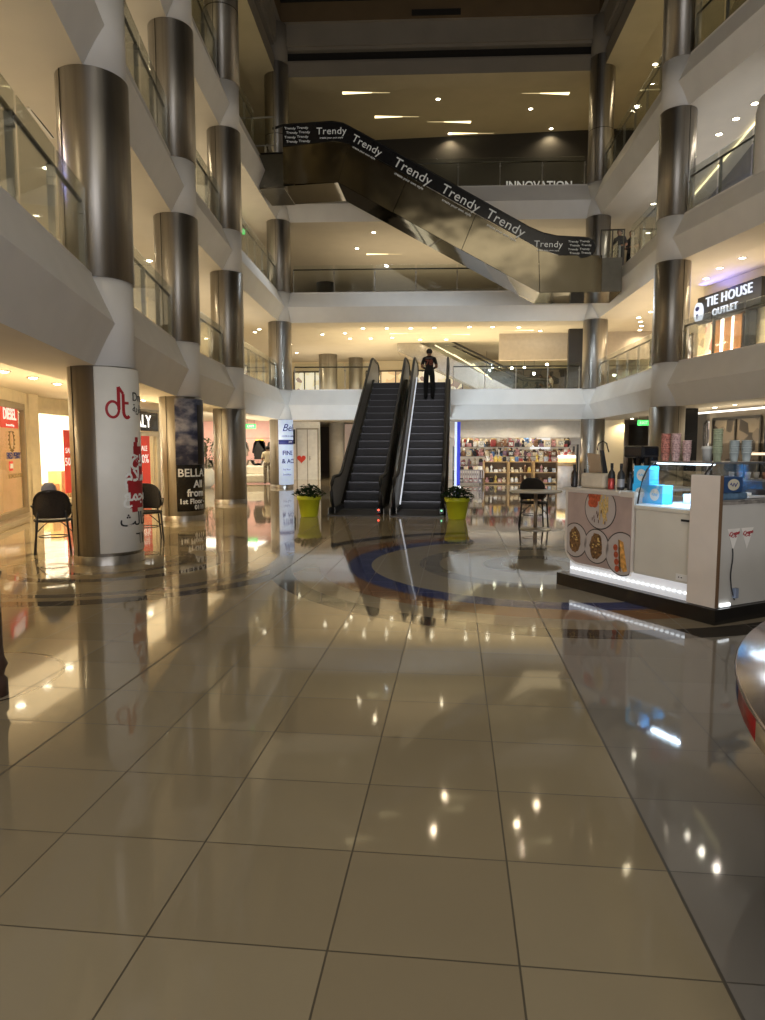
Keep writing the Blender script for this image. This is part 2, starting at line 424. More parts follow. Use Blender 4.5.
column('steel column standing behind the kiosk', R2, seam=-1.2)
def short_column(txt, c, z0, z1, r, m, ):
    o = MB().cyl(r, z0, z1, c, 28).build('column', m); struct(o, txt); return o
short_column('steel column on the first gallery behind the escalator head', (-6.9, 37), ZT[1], ZB[2]+.2, .5, STEEL)
short_column('steel column on the first gallery far behind', (-5.6, 38.5), ZT[1], ZB[2]+.2, .4, STEEL)
short_column('dark column on the second gallery', (-7.0, 37), ZT[2], ZB[3]+.2, .5, DARKST)
short_column('dark column on the third gallery', (5.2, 34), ZT[3], 15.7, .6, DARKST)
short_column('beige column beside the pink printed panel', (-6.0, 34.6), 0, 2.9, .42, mat('beige column', (.52, .44, .32), .4))
short_column('grey column past the toy shop', (7.6, 33), 0, 2.9, .45, mat('grey mauve column', (.34, .31, .31), .35))

# ------------------------------------------------------------------ railings
def railing(p, q, z, label, step=1.15, h=.92, post=None, skip0=.55, skip1=.55):
    p, q = Vector((*p, 0)), Vector((*q, 0)); L = (q-p).length; d = (q-p)/L; n = Vector((-d.y, d.x, 0))
    p0 = p+d*skip0+n*.07; L -= skip0+skip1
    t = thing('glass_railing', label, 'railing', (p0.x, p0.y, z), math.atan2(d.y, d.x))
    k = max(2, round(L/step)+1); xs = [i*L/(k-1) for i in range(k)]
    MB().tube([(0, 0, h), (L, 0, h)], .028, 8).build('handrail', DARKST, t, False)
    for x in xs:
        m = MB(); m.box(x-.012, -.035, 0, x+.012, .035, h-.02); m.box(x-.03, -.05, h-.16, x+.03, .02, h-.12)
        m.build('post', post or PANELG, t, False)
    for a, b in zip(xs, xs[1:]):
        MB().box(a+.03, -.075, .08, b-.03, -.063, h+.14).build('glass_panel', GLASS, t, False)
    return t
NM = {0: 'before the red logo column', 1: 'between the red logo and sky poster columns', 2: 'between the sky poster column and bare column',
      3: 'between the bare column and blue banner column', 5: 'between the back corner column and kiosk column', 6: 'past the kiosk column'}
for k in (1, 2, 3):
    nm = LEVEL[k]
    for i in (0, 1, 2, 3, 5, 6):
        p, q = PATH[i], PATH[i+1]
        lab = 'glass railing on the %s gallery %s' % (nm, NM[i])
        if (k, i) == (3, 3):
            a, b = Vector(C).lerp(Vector(D), .50), Vector(C).lerp(Vector(D), .76)
            railing(C, a, ZT[k], 'glass railing on the third gallery between bare column and black banner escalator', skip1=0); railing(b, D, ZT[k], 'glass railing on the third gallery between black banner escalator and blue banner column', skip0=0)
        elif (k, i) == (2, 5):
            a, b = Vector(R1).lerp(Vector(R2), .34), Vector(R1).lerp(Vector(R2), .52)
            railing(R1, a, ZT[k], 'glass railing on the second gallery behind the end of the black banner', skip1=0); railing(b, R2, ZT[k], lab, skip0=0)
        else:
            railing(p, q, ZT[k], lab, skip0=0 if i == 0 else .55, skip1=0 if i == 6 else .55)
    if k == 1:
        u = Vector(R1)-Vector(D)
        railing(D, Vector(D)+u*((-3.15+6.85)/12.42), ZT[1], 'glass railing on the first gallery beside the dark escalator head', skip1=.1)
        railing(Vector(D)+u*((-.05+6.85)/12.42), R1, ZT[1], 'glass railing on the first gallery above the toy shop', skip0=.1)
    else:
        railing(D, R1, ZT[k], 'long glass railing across the back of the %s gallery' % nm, step=1.7)

# ------------------------------------------------------------------ gallery shop fronts
def strip(pl, z0, z1, m, name, label=None):
    b = MB()
    for p, q in zip(pl, pl[1:]): b.poly([(*p, z0), (*q, z0), (*q, z1), (*p, z1)])
    return struct(b.build(name, m, fix=False), label)
wn_ = [0]
def shopwin(p, q, z0, z1, m, inset=.04, mull=1, frame=None, label='shop window with glowing pane'):
    """window fixed on a shop wall: frame, mullions, self-glowing pane with no interior behind"""
    wn_[0] += 1
    p, q = Vector((*p, 0)), Vector((*q, 0)); L = (q-p).length; d = (q-p)/L
    e = bpy.data.objects.new('window_%d' % wn_[0], None); COL.objects.link(e); struct(e, label)
    e.location = (p.x, p.y, z0); e.rotation_euler = (0, 0, math.atan2(d.y, d.x)); h = z1-z0
    MB().box(0, -inset, 0, L, -inset+.02, h).build('pane', m, e, False)
    b = MB()
    for x in [i*L/(mull+1) for i in range(mull+2)]: b.box(x-.03, -inset-.05, 0, x+.03, -inset, h)
    for z in (0, h): b.box(0, -inset-.05, z-.04, L, -inset, z+.04)
    b.build('frame', frame or DARKST, e, False)
    return e
def goods_glow_mat(name, c0, c1, c2, es, sc=3.):
    """glowing pane: lit shop interior and goods painted on as coloured blotches"""
    m, nt, out = _new(name)
    b = nt.nodes.new('ShaderNodeBsdfPrincipled'); nt.links.new(b.outputs[0], out.inputs[0])
    tc = nt.nodes.new('ShaderNodeTexCoord'); v = nt.nodes.new('ShaderNodeTexVoronoi'); v.inputs['Scale'].default_value = sc
    nt.links.new(tc.outputs['Object'], v.inputs['Vector'])
    r = nt.nodes.new('ShaderNodeValToRGB'); r.color_ramp.interpolation = 'CONSTANT'; e = r.color_ramp.elements
    e[0].color = (*c0, 1); e[1].position = .66; e[1].color = (*c2, 1); x = e.new(.36); x.color = (*c1, 1)
    s = nt.nodes.new('ShaderNodeSeparateColor'); nt.links.new(v.outputs['Color'], s.inputs[0]); nt.links.new(s.outputs[0], r.inputs[0])
    nt.links.new(r.outputs[0], b.inputs['Base Color']); nt.links.new(r.outputs[0], b.inputs['Emission Color']); b.inputs['Emission Strength'].default_value = es
    b.inputs['Roughness'].default_value = .3
    return m
GWARM = goods_glow_mat('warm goods glow', (.9, .72, .42), (.75, .55, .3), (.5, .36, .2), .5)
GPALE = goods_glow_mat('pale goods glow', (.95, .88, .7), (.8, .7, .5), (.35, .25, .2), .55)
GDIM = goods_glow_mat('dim goods glow', (.10, .08, .06), (.03, .025, .02), (.16, .13, .09), .10)
GRED = goods_glow_mat('reddish goods glow', (.85, .6, .4), (.6, .2, .14), (.9, .8, .6), .7)
GCOL = goods_glow_mat('bright clothes glow', (.9, .85, .78), (.55, .42, .36), (.12, .10, .10), .8, 5.)
OL = off(3.4)
leftpl = [tuple(p) for p in OL[0:4]] + [(-11.2, 30), (-11.2, 44)]
for k in (1, 2, 3):
    z0, z1 = ZT[k], (ZB[k+1]+.16)
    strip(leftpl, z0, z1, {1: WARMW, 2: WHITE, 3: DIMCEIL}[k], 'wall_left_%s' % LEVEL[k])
    g = {1: (GPALE, GWARM), 2: (GPALE, GDIM), 3: (GDIM, GDIM)}[k]
    for i in range(3):
        p, q = Vector(OL[i]), Vector(OL[i+1]); L = (q-p).length; n = max(1, int(L/2.2)); dn = (q-p).normalized(); nr = Vector((-dn.y, dn.x))*-.02
        for j in range(n):
            a, b = p.lerp(q, (j+.08)/n)+nr, p.lerp(q, (j+.92)/n)+nr
            if a.y < 2: continue
            shopwin(a, b, z0+.15, z0+2.15, g[(i+j) % 2], label='shop window on the %s gallery' % LEVEL[k])
    shopwin((-11.15, 30.5), (-11.15, 36), z0+.1, z0+2.1, g[0], mull=3, label='shop window deep on the %s gallery' % LEVEL[k])
# backs of the galleries
struct(MB().box(-12, 40, ZT[1], 12, 40.2, ZB[2]+.2).build('wall_back_first', WARMW))
struct(MB().box(-12, 39, ZT[2], 12, 39.2, ZB[3]+.2).build('wall_back_second', mat('grey taupe wall', (.34, .31, .26), .7)))
struct(MB().box(-12, 38, ZT[3], 14, 38.2, 15.7).build('wall_back_third', mat('unlit shop dark wall', (.05, .045, .035), .5)))
for x0, x1, g in ((-9.5, -7.6, GPALE), (-5.2, -2.6, GWARM), (-2.2, .4, GPALE), (1.5, 8.5, GDIM)): shopwin((x0, 39.98), (x1, 39.98), ZT[1]+.05, ZT[1]+2.2, g, mull=2, label='shop window at the back of the first gallery')
for x0, x1 in ((-4, -1), (0, 3), (3.5, 6.5)): shopwin((x0, 37.96), (x1, 37.96), ZT[3]+.05, ZT[3]+2.3, GDIM, mull=1, label='dark shop window on the third gallery')
struct(MB().box(-6, 32.5, 13.35, 8, 33.0, 15.66).build('beam_third', mat('black ceiling drop', (.03, .026, .02), .7)))
struct(MB().box(4.75, 30.0, ZT[1], 5.4, 30.3, 6.6).build('pillar_first_gallery', BLACKP))
struct(MB().box(1.9, 31, 5.42, 8.5, 31.2, 6.6).build('wall_back_mid', mat('taupe shop wall', (.50, .43, .35), .7)))
# right-hand fronts
RF = {1: [(9.6, 40), (9.3, 27.5), (7.75, 22.9), (8.38, 20.7), (12, 9)], 2: [(9.0, 40), (8.9, 27), (8.3, 19), (12, 7)], 3: [(9.0, 40), (8.9, 27), (8.3, 19), (12, 7)]}
for k in (1, 2, 3):
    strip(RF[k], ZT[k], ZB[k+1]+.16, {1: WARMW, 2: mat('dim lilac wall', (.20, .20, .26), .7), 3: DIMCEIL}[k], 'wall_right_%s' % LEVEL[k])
for i, (p, q) in enumerate((((9.4, 32), (9.25, 28.2)), ((9.15, 27.2), (8.1, 24.0)))): shopwin(p, q, ZT[1]+.1, ZT[1]+2.2, (GCOL, GWARM)[i], mull=2, label='bright shop window along the first gallery')
for p, q, g in (((8.85, 26.5), (8.5, 22), GPALE), ((8.45, 21.5), (8.25, 19.2), GDIM), ((8.35, 18.8), (9.4, 15.6), GDIM)):
    shopwin(p, q, ZT[2]+.1, ZT[2]+1.7, g, mull=2, label='shop window along the second gallery')
for p, q in (((8.85, 26.5), (8.5, 22)), ((8.45, 21.5), (8.25, 19.2))): shopwin(p, q, ZT[3]+.1, ZT[3]+2.2, GDIM, mull=2, label='dark shop window along the third gallery')
# cold lit cove and yellow slanted handrail light behind the second gallery rail
o = MB(); o.bar((8.2, 26.5, ZB[3]+.12), (7.95, 19.2, ZB[3]+.12), .03, .05); o.bar((7.95, 19.2, ZB[3]+.12), (10.8, 9.5, ZB[3]+.12), .03, .05)
tag(o.build('cove_light', LAMPW2), 'thin warm light strip along the ceiling above the second gallery shops', 'light strip')
o = MB(); o.bar((8.2, 21.2, 8.25), (8.1, 18.9, 8.30), .06, .16); o.bar((8.1, 18.9, 8.3), (9.3, 15.0, 8.35), .06, .16)
tag(o.build('display_light', emat('pale yellow display light', (.85, .80, .42), 1.0)), 'pale yellow light bar behind the second gallery railing', 'light strip')
o = MB(); o.bar((-3.3, -1, 6.62), (-6.55, 11.2, 6.62), .05, .05)
tag(o.build('cove_light', LAMPW2), 'thin yellow light strip in the ceiling beside the red logo column', 'light strip')
# white rounded pier on the second gallery
m = MB(); m.lathe([(.62, 0), (.62, 1.35), (.56, 1.62), (.40, 1.78), (0, 1.84)], 28, (7.08, 16.25, ZT[2]))
struct(m.build('gallery_pier', WHITE), 'white rounded pier standing at the second gallery edge')

# ------------------------------------------------------------------ ceiling lamps
LP = {}
def downlight(x, y, z, label, group, e=0., size=2.5, col=(1, .80, .50), r=.085, lens=LAMPW):
    if lens.name not in LP:
        o = MB().lathe([(r*1.28, 0), (r*1.28, -.014), (r, -.014), (r, -.004)], 20).build('ceiling_downlight', CHROME, None)
        MB().lathe([(r, -.006), (r*.55, -.026), (0, -.034)], 20).build('lens', lens, o, False)
        LP[lens.name] = o; first = True
    else:
        src = LP[lens.name]; o = src.copy(); COL.objects.link(o)
        for ch in src.children: c = ch.copy(); COL.objects.link(c); c.parent = o
    o.location = (x, y, z); tag(o, label, 'ceiling light', group)
    if e: spot((x, y, z-.06), e, size, col)
    return o
GI = 2.0
g1 = 'round downlights in the ceiling under the second gallery, at the back'
for i, (x, y) in enumerate([(-5.9, 30.3), (-4.85, 30.1), (-3.9, 28.95), (-2.9, 29.05), (-1.9, 29.15), (-.92, 29.1), (-4.85, 31.55), (-3.9, 31.65), (-2.9, 31.5), (-1.66, 32.2), (-.46, 32.3), (.55, 29.1), (1.5, 29.2), (2.6, 29.4), (2.5, 31.9), (3.6, 30.4)]):
    downlight(x, y, 6.58, 'round lit downlight in the ceiling above the escalator heads', g1, 30*GI if i % 2 == 0 else 0)
for x, y in [(-8.3, 28.7), (-8.7, 29.4), (-8.9, 28.2), (-8.0, 33), (-8.4, 36), (-7.4, 23), (-7.6, 25)]:
    downlight(x, y, 6.58, 'round lit downlight above the first gallery beside the blue banner column', 'downlights above the first gallery, bare column side', 30*GI)
for x, y in [(7.15, 26.6), (7.0, 27.7), (7.3, 28.6), (7.6, 29.6), (7.8, 30.6), (8.0, 31.6), (8.2, 32.6), (8.3, 33.8), (8.35, 35), (8.4, 36.4)]:
    downlight(x, y, 6.58, 'round lit downlight in the row curving past the back corner column', 'row of downlights past the back corner column', 26*GI if y < 31 else 12)
for x, y in [(7.4, 23.4), (7.35, 21.6), (7.3, 20.4), (7.5, 19.4)]:
    downlight(x, y, 6.58, 'round lit downlight in front of the tie shop sign', 'downlights in front of the tie shop', 40*GI)
for x, y in [(-5.2, 4.4), (-5.9, 6.6), (-6.5, 9.0), (-7.3, 12.0), (-7.9, 15.5), (-8.2, 18.0)]:
    downlight(x, y, 6.58, 'round lit downlight above the first gallery, banner column side', 'downlights above the first gallery near the banner columns', 26*GI)
for x, y in [(7.05, 26.4), (7.1, 22.4), (7.3, 20.9), (7.4, 20.0), (7.55, 19.2), (8.6, 15)]:
    downlight(x, y, 10.36, 'round lit downlight above the second gallery shops', 'downlights above the second gallery, kiosk side', 22*GI, col=(1, .9, .75))
for x, y in [(-3.4, 28.6), (-4.4, 30.75), (-.5, 31), (2.6, 29.6)]:
    downlight(x, y, 10.36, 'round lit downlight in the ceiling behind the second gallery back railing', 'downlights behind the second gallery back railing', 24*GI)
for x, y in [(-7.2, 10.5), (-7.8, 15), (-8.1, 19), (-8.2, 23)]:
    downlight(x, y, 10.36, 'round lit downlight above the second gallery, banner column side', 'downlights above the second gallery, banner column side', 16*GI)
for x, y in [(-.82, 29.1), (3.05, 28.4), (3.0, 30.3), (4.1, 32.2), (-.36, 32.2), (7.2, 27.4), (7.3, 30.9), (-7.6, 23.5)]:
    downlight(x, y, 15.66, 'round lit downlight in the dim olive top ceiling', 'downlights in the top ceiling', 34*GI)
for x, y, z in [(2.2, 36.5, 5.75), (2.9, 36.5, 5.7), (3.6, 37, 5.8), (4.1, 37, 5.45), (4.7, 36.5, 5.85), (1.6, 36.5, 5.3)]:
    o = MB().ball(.075, (0, 0, 0), 14, 8).build('pendant_lamp', LAMPW); MB().cyl(.008, .08, 6.58-z, (0, 0), 6).build('cord', BLACK, o, False)
    o.location = (x, y, z); tag(o, 'small round hanging lamp deep in the first gallery above the toy shop', 'pendant lamp', 'hanging lamps deep in the first gallery')
for x, y, z in [(-.4, 34.6, 13.2), (3.9, 34.6, 13.6), (4.2, 35.4, 13.4), (1.0, 35.6, 13.3), (1.9, 36.5, 12.9), (-.8, 36.5, 12.6)]:
    o = MB().ball(.085, (0, 0, 0), 14, 8).build('pendant_lamp', LAMPW); MB().cyl(.008, .08, 15.66-z, (0, 0), 6).build('cord', BLACK, o, False)
    o.location = (x, y, z); tag(o, 'small round hanging lamp in the dark third gallery shop', 'pendant lamp', 'hanging lamps in the dark third gallery shop')
# slot lights drawn flat: bright wedge and dimmer tail paint the light's falloff
def slotlight(x, y, z, L, sgn, label, group):
    t = thing('slot_light', label, 'ceiling light', (x, y, z), math.radians(6), group)
    MB().poly([(0, -.11, -.005), (sgn*L*.62, -.05, -.005), (sgn*L*.62, .0, -.005), (0, .11, -.005)]).build('diffuser', LAMPW2, t, False)
    MB().poly([(sgn*L*.62, -.05, -.005), (sgn*L, -.03, -.005), (sgn*L, -.01, -.005), (sgn*L*.62, 0, -.005)]).build('dim_tail', mat('dim slot end', (.6, .5, .3), .7, emit=(1, .84, .45), es=.7), t, False)  # dimmer tail paints the slot light fading along its length
    return t
for x, y, s in [(-4.6, 28.2, 1), (-3.55, 30.3, 1), (.55, 31.2, -1), (-.3, 32.2, 1), (4.4, 29.2, -1)]:
    slotlight(x, y, 15.655, 1.9, s, 'wedge shaped slot light in the dim olive top ceiling', 'slot lights in the top ceiling')
slotlight(-4.1, 31.7, 10.355, 1.6, 1, 'wedge shaped slot light in the ceiling behind the second gallery railing', None)
for x, y, s in [(-2.9, 30.4, 1), (.6, 31, -1), (2.4, 28.6, -1), (3.3, 30.2, -1)]:
    slotlight(x, y, 6.575, 1.3, s, 'wedge shaped slot light in the ceiling above the escalator heads', 'slot lights above the escalator heads')
g0 = 'downlights in the ground floor ceiling'
for x, y in [(-6.9, 8.8), (-7.3, 10.5), (-7.45, 11.5), (-7.7, 12.65), (-7.9, 14.6), (-8.1, 17.2), (-8.2, 20), (-8.3, 23)]:
    downlight(x, y, 2.83, 'round lit downlight in front of the ground floor shop windows', 'downlights before the ground floor shop windows', 34*GI, col=(1, .78, .45))
for x, y in [(-7.9, 27.4), (-7.2, 29.5), (-8.6, 28.6), (-5.2, 31), (-4.2, 33), (.6, 28.2), (2.2, 28.4), (3.8, 28.6), (.6, 31.6), (3.4, 31.8)]:
    downlight(x, y, 2.83, 'round lit downlight in the ground floor ceiling at the back', 'downlights in the ground floor ceiling at the back', 34*GI, col=(1, .86, .62))
for x, y in [(6.7, 25.9), (7.98, 22.2), (7.98, 20.7), (7.0, 29), (7.6, 30.6), (8.5, 18.4), (9.0, 16)]:
    downlight(x, y, 2.83, 'round lit downlight in the ground floor ceiling past the kiosk', 'downlights in the ground floor ceiling past the kiosk', 34*GI)
# ceiling vent and exit signs
t = thing('ceiling_vent', 'white slotted air vent in the ceiling beside the red logo column', 'vent', (-6.3, 10.4, 6.57), math.radians(103))
MB().box(-.5, -.13, -.01, .5, .13, .005).build('frame', WHITE, t, False)
for i in range(4): MB().box(-.46, -.10+i*.055, -.016, .46, -.08+i*.055, -.009).build('slot', SLOTD, t, False)
def exit_sign(p, rz, label):
    t = thing('exit_sign', label, 'exit sign', p, rz)
    MB().box(-.22, -.03, -.1, .22, .03, .1).build('lit_face', GREENX, t, False)
    MB().cyl(.008, .1, .3, (-.15, 0), 6).build('hanger', DARKST, t, False); MB().cyl(.008, .1, .3, (.15, 0), 6).build('hanger', DARKST, t, False)
    M = Matrix.Translation(p) @ Matrix.Rotation(rz, 4, 'Z')
    text('EXIT', .15, WINK, t, M @ plane_M((0, -.036, 0), (1, 0, 0)))
exit_sign((-8.87, 29.1, 2.5), .1, 'green lit exit sign hanging in the clothes shop entrance')
exit_sign((7.0, 26.5, 2.5), .1, 'green lit exit sign hanging beyond the kiosk column')
exit_sign((-8.0, 25.5, 9.6), .4, 'green lit exit sign on the second gallery beside the blue banner column')
exit_sign((-6.1, 6.1, 5.35), 1.3, 'green lit exit sign on the first gallery before the red logo column')
# ------------------------------------------------------------------ the two escalators
RISE, RUN, Y0S = .2235, .392, 1.55      # step rise, run, where the climb starts (local y)
NST = 17
YT = Y0S+NST*RUN; ZTOP = NST*RISE
SL = RISE/RUN
def nose(y):                          # height of the step line
    return 0 if y < Y0S else min(ZTOP, (y-Y0S)*SL)
def escalator(x, label, lit):
    t = thing('escalator', label, 'escalator', (x, 15.75, 0))
    W = .66
    MB().box(-.62, -.25, 0, .62, Y0S-.05, .022).build('floor_plate', mat('ribbed dark floor plate', (.045, .042, .04), .4, .7, .2, 60., stretch=(1, 12, 1)), t, False)
    MB().box(-.5, Y0S-.32, .022, .5, Y0S-.05, .034).build('comb_plate', SKIRT, t, False)
    for i in range(NST):
        y, z = Y0S+i*RUN, (i+1)*RISE
        m = MB()
        m.ext([(-.5, y, z-RISE-.02), (-.5, y-.015, z-.06), (-.5, y-.015, z), (-.5, y+RUN+.02, z), (-.5, y+RUN+.02, z-RISE-.02)], (1, 0, 0))
        m.mi = 1; m.box(-.5, y-.018, z-.022, .5, y+.05, z+.002)
        m.build('step', [STEPM, STEPN], t, False)
    MB().box(-.62, YT, ZTOP-.1, .62, 11.25, ZTOP+.003).build('landing_plate', SKIRT, t, False)
    for s in (-1, 1):
        x0 = s*.505; x1 = s*.53
        prof = [(.25, .0), (.25, .16), (1.45, .16), (YT+.12, ZTOP+.16), (10.6, ZTOP+.16), (10.6, ZTOP-.3), (YT+.5, ZTOP-.3), (2.2, 0)]
        MB().ext([(x0, y, z) for y, z in prof], (x1-x0, 0, 0)).build('skirt_panel', SKIRT, t, False)
        # solid steel balustrade with rounded ends
        up = [(.42, .12), (.24, .30), (.20, .52), (.26, .70), (.42, .81), (.62, .84), (1.25, .84), (1.62, .92)]
        up += [(YT-.15, ZTOP+.76), (YT+.35, ZTOP+.86), (9.9, ZTOP+.86), (10.15, ZTOP+.76), (10.26, ZTOP+.55), (10.2, ZTOP+.32), (10.05, ZTOP+.16)]
        dn = [(YT+.12, ZTOP+.15), (1.45, .15)]
        MB().ext([(s*.575, y, z) for y, z in up+dn], (s*.012, 0, 0)).build('balustrade', PANELG if s < 0 else SKIRT, t, False)  # left panels paler, the light on that side put into their colour
        hp = [(.55, .10), (.38, .16), (.22, .30), (.16, .52), (.22, .73), (.40, .86), (.62, .89), (1.22, .89), (1.45, .92), (1.7, .99)]
        hp += [(YT-.2, ZTOP+.78), (YT+.1, ZTOP+.88), (YT+.4, ZTOP+.91), (9.9, ZTOP+.91), (10.2, ZTOP+.80), (10.32, ZTOP+.55), (10.25, ZTOP+.3), (10.05, ZTOP+.18)]
        MB().tube([(s*.58, y, z) for y, z in hp], .042, 8).build('handrail', BLACK, t, False)
        dk = [(.3, .14), (1.45, .14), (YT+.12, ZTOP+.14), (10.6, ZTOP+.14)]
        m = MB()
        for (a, b), (c, d) in zip(dk, dk[1:]): m.poly([(s*.50, a, b+.02), (s*W, a, b+.02), (s*W, c, d+.02), (s*.50, c, d+.02)]); m.poly([(s*.50, a, b-.03), (s*.50, a, b+.02), (s*.50, c, d+.02), (s*.50, c, d-.03)])
        m.build('deck', CHROME if (lit and s < 0) else SKIRT, t, False)
        cl = [(.18, 0), (.18, .15), (1.45, .15), (YT+.12, ZTOP+.15), (11.25, ZTOP+.15), (11.25, 2.75), (YT+.3, 2.75), (2.6, 0)]
        MB().ext([(s*(W-.005), y, z) for y, z in cl], (s*.02, 0, 0)).build('side_cladding', PANELG if s < 0 else SKIRT, t, False)  # same paler left side, painted as if lit
    m = MB()
    for (a, b), (c, d) in zip([(2.6, .0), (YT+.3, 2.75), (11.25, 2.75)], [(YT+.3, 2.75), (11.25, 2.75)]): m.poly([(-W, a, b), (W, a, b), (W, c, d), (-W, c, d)])
    m.build('underside', SKIRT, t, False)
    if lit:
        MB().bar((-.49, 1.0, .20), (-.49, YT, ZTOP+.20), .03, .045).build('light_strip', mat('lit white edge strip', (.8, .8, .85), .4, emit=(.85, .9, 1), es=.55), t, False)
    b = MB(); b.box(.50, .12, .05, .60, .2, .16); b.build('sensor_box', BLACKP, t, False)
    MB().ball(.02, (.55, .11, .12), 8, 6).build('indicator_lamp', emat('red indicator', (1, .06, .03), 6) if not lit else emat('green indicator', (.3, 1, .5), 2), t, False)
    return t
escalator(-2.33, 'dark empty escalator with grey side panel beside the lime pot', False)
escalator(-.85, 'dark escalator carrying the person in the numbered shirt', True)

# ------------------------------------------------------------------ the crossing escalator with the black banner
YF = 23.0
t = thing('escalator', 'mirror steel escalator with black banner crossing between the second and third galleries', 'escalator', (-.6, 23.8, 7.5))
side = [(-5.75, 11.45), (-4.0, 11.60), (-3.15, 11.25), (2.62, 7.95), (3.3, 7.72), (4.95, 7.70), (4.95, 6.55), (2.68, 6.58), (-3.92, 10.28), (-5.75, 10.28)]
def poly_part(name, pts, m, y=YF, th=.03): return MB().ext([(x, y, z) for x, z in pts], (0, th, 0)).build(name, m, t)
# side cladding in separate sheets
poly_part('side_panel', [(-5.75, 11.5), (-4.05, 11.62), (-3.55, 11.45), (-3.92, 10.28), (-5.75, 10.28)], BRONZE)
cuts = [(-3.55, 11.45, -3.92, 10.28), (-1.6, 10.36, -2.1, 9.26), (.6, 9.10, .15, 8.0), (2.62, 7.97, 2.68, 6.58)]
for a, b in zip(cuts, cuts[1:]): poly_part('side_panel', [(a[0]+.01, a[1]), (b[0]-.01, b[1]), (b[2]-.01, b[3]), (a[2]+.01, a[3])], BRONZE)
poly_part('side_panel', [(2.63, 7.96), (3.3, 7.73), (4.62, 7.70), (4.62, 6.56), (2.69, 6.58)], BRONZE)
m = MB(); m.box(4.63, YF, 6.56, 5.25, 24.7, 7.62); m.build('end_panel', mat('dull grey steel end', (.22, .21, .18), .3, 1.), t)
m = MB(); m.box(-6.6, YF+.1, 10.2, -5.76, 24.7, 11.3); m.build('end_panel', mat('dull grey steel end', (.22, .21, .18), .3, 1.), t)
MIRR = mat('mirror underside sheet', (.24, .23, .21), .07, 1., .06, .7, bump=.15, bscale=.7)
un = [(-6.55, 10.2), (-3.92, 10.27), (2.68, 6.57), (5.25, 6.55)]
m = MB()
for a, b in zip(un, un[1:]): m.poly([(a[0], YF, a[1]), (b[0], YF, b[1]), (b[0], 24.7, b[1]), (a[0], 24.7, a[1])])
m.build('underside', MIRR, t)
back = [(x, z) for x, z in side]; poly_part('back_panel', back, SKIRT, 24.68)
ramp = [(-6.6, 11.42), (-4.0, 11.42), (2.6, 7.53), (5.3, 7.53)]
m = MB()
for a, b in zip(ramp, ramp[1:]): m.poly([(a[0], YF+.25, a[1]), (b[0], YF+.25, b[1]), (b[0], 24.45, b[1]), (a[0], 24.45, a[1])])
m.build('step_band', STEPM, t)
topl = [(-5.75, 12.15), (-4.1, 12.17), (-3.75, 12.10), (-3.3, 11.86), (2.3, 8.62), (2.75, 8.42), (3.2, 8.31), (4.05, 8.24)]
rnd = [(4.05+.34*math.cos(a), 7.94+.30*math.sin(a)) for a in [PI/2-PI*i/8 for i in range(1, 8)]]
botl = [(3.95, 7.62), (3.85, 7.72), (3.25, 7.74), (2.65, 7.95), (-3.15, 11.28), (-3.6, 11.50), (-4.1, 11.58), (-5.75, 11.47)]
band = MB().ext([(x, YF-.03, z) for x, z in topl+rnd+botl], (0, .03, 0)).build('banner', BLACKG, t)
MB().tube([(x, YF+.03, z+.02) for x, z in [(-6.1, 12.05)]+topl+rnd[:6]], .04, 8).build('handrail', BLACK, t)
MB().ext([(x, 24.5, z) for x, z in topl+rnd+botl], (0, .02, 0)).build('balustrade', BLACKG, t)
TRW = mat('grey white vinyl lettering', (.55, .55, .52), .5, emit=(1, 1, .95), es=.10)  # vinyl given a faint glow of its own
def tlogo(x, z, ang, s):
    ca, sa = math.cos(ang), math.sin(ang)
    M = plane_M((x, YF-.034, z), (ca, 0, sa), (-sa, 0, ca))
    text('Trendy', s*.92, TRW, band, M, sx=1.08, sp=1.05)
    M2 = plane_M((x-.55*s*sa*-1, YF-.034, z-.62*s), (ca, 0, sa), (-sa, 0, ca))
    text('create your own style', s*.24, TRW, band, M2, sx=1.1)
an = math.atan2(8.62-11.86, 2.3+3.3)
tlogo(-4.12, 11.88, -.03, .33)
tlogo(-2.95, 11.38, an, .36)
tlogo(-1.45, 10.50, an, .46)
tlogo(.10, 9.61, an, .46)
tlogo(1.55, 8.78, an, .46)
tlogo(2.92, 8.08, -.06, .30)
for i in range(4):
    for j in range(2):
        text('Trendy', .10, TRW, band, plane_M((-5.50+.42*j+.06*(i % 2), YF-.034, 12.03-.14*i), (1, 0, -.05)), sx=1.3)
        text('Trendy', .085, TRW, band, plane_M((3.70+.36*j+.05*(i % 2), YF-.034, 8.14-.12*i), (1, 0, -.05)), sx=1.3)
# small glass screen where its upper landing meets the gallery
t2 = thing('glass_screen', 'small framed glass screen at the upper end of the crossing escalator', 'railing', (-6.0, 22.9, ZT[3]))
m = MB()
for x in (-.75, .0): m.box(x-.02, -.02, -.1, x+.02, .02, 1.0)
m.box(-.75, -.02, .96, .0, .02, 1.0); m.box(-.75, -.02, .08, 0, .02, .11); m.build('frame', PANELG, t2, False)
MB().box(-.72, -.006, .11, -.02, .006, .96).build('glass_panel', GLASS, t2, False)
t2 = thing('glass_screen', 'small framed glass screen at the lower end of the crossing escalator', 'railing', (4.55, 22.95, 7.62))
m = MB()
for x in (0, .36, .72): m.box(x-.02, -.02, 0, x+.02, .02, .86)
m.box(0, -.02, .82, .72, .02, .86); m.build('frame', DARKST, t2, False)
MB().box(.02, -.006, .05, .70, .006, .82).build('glass_panel', GLASS, t2, False)

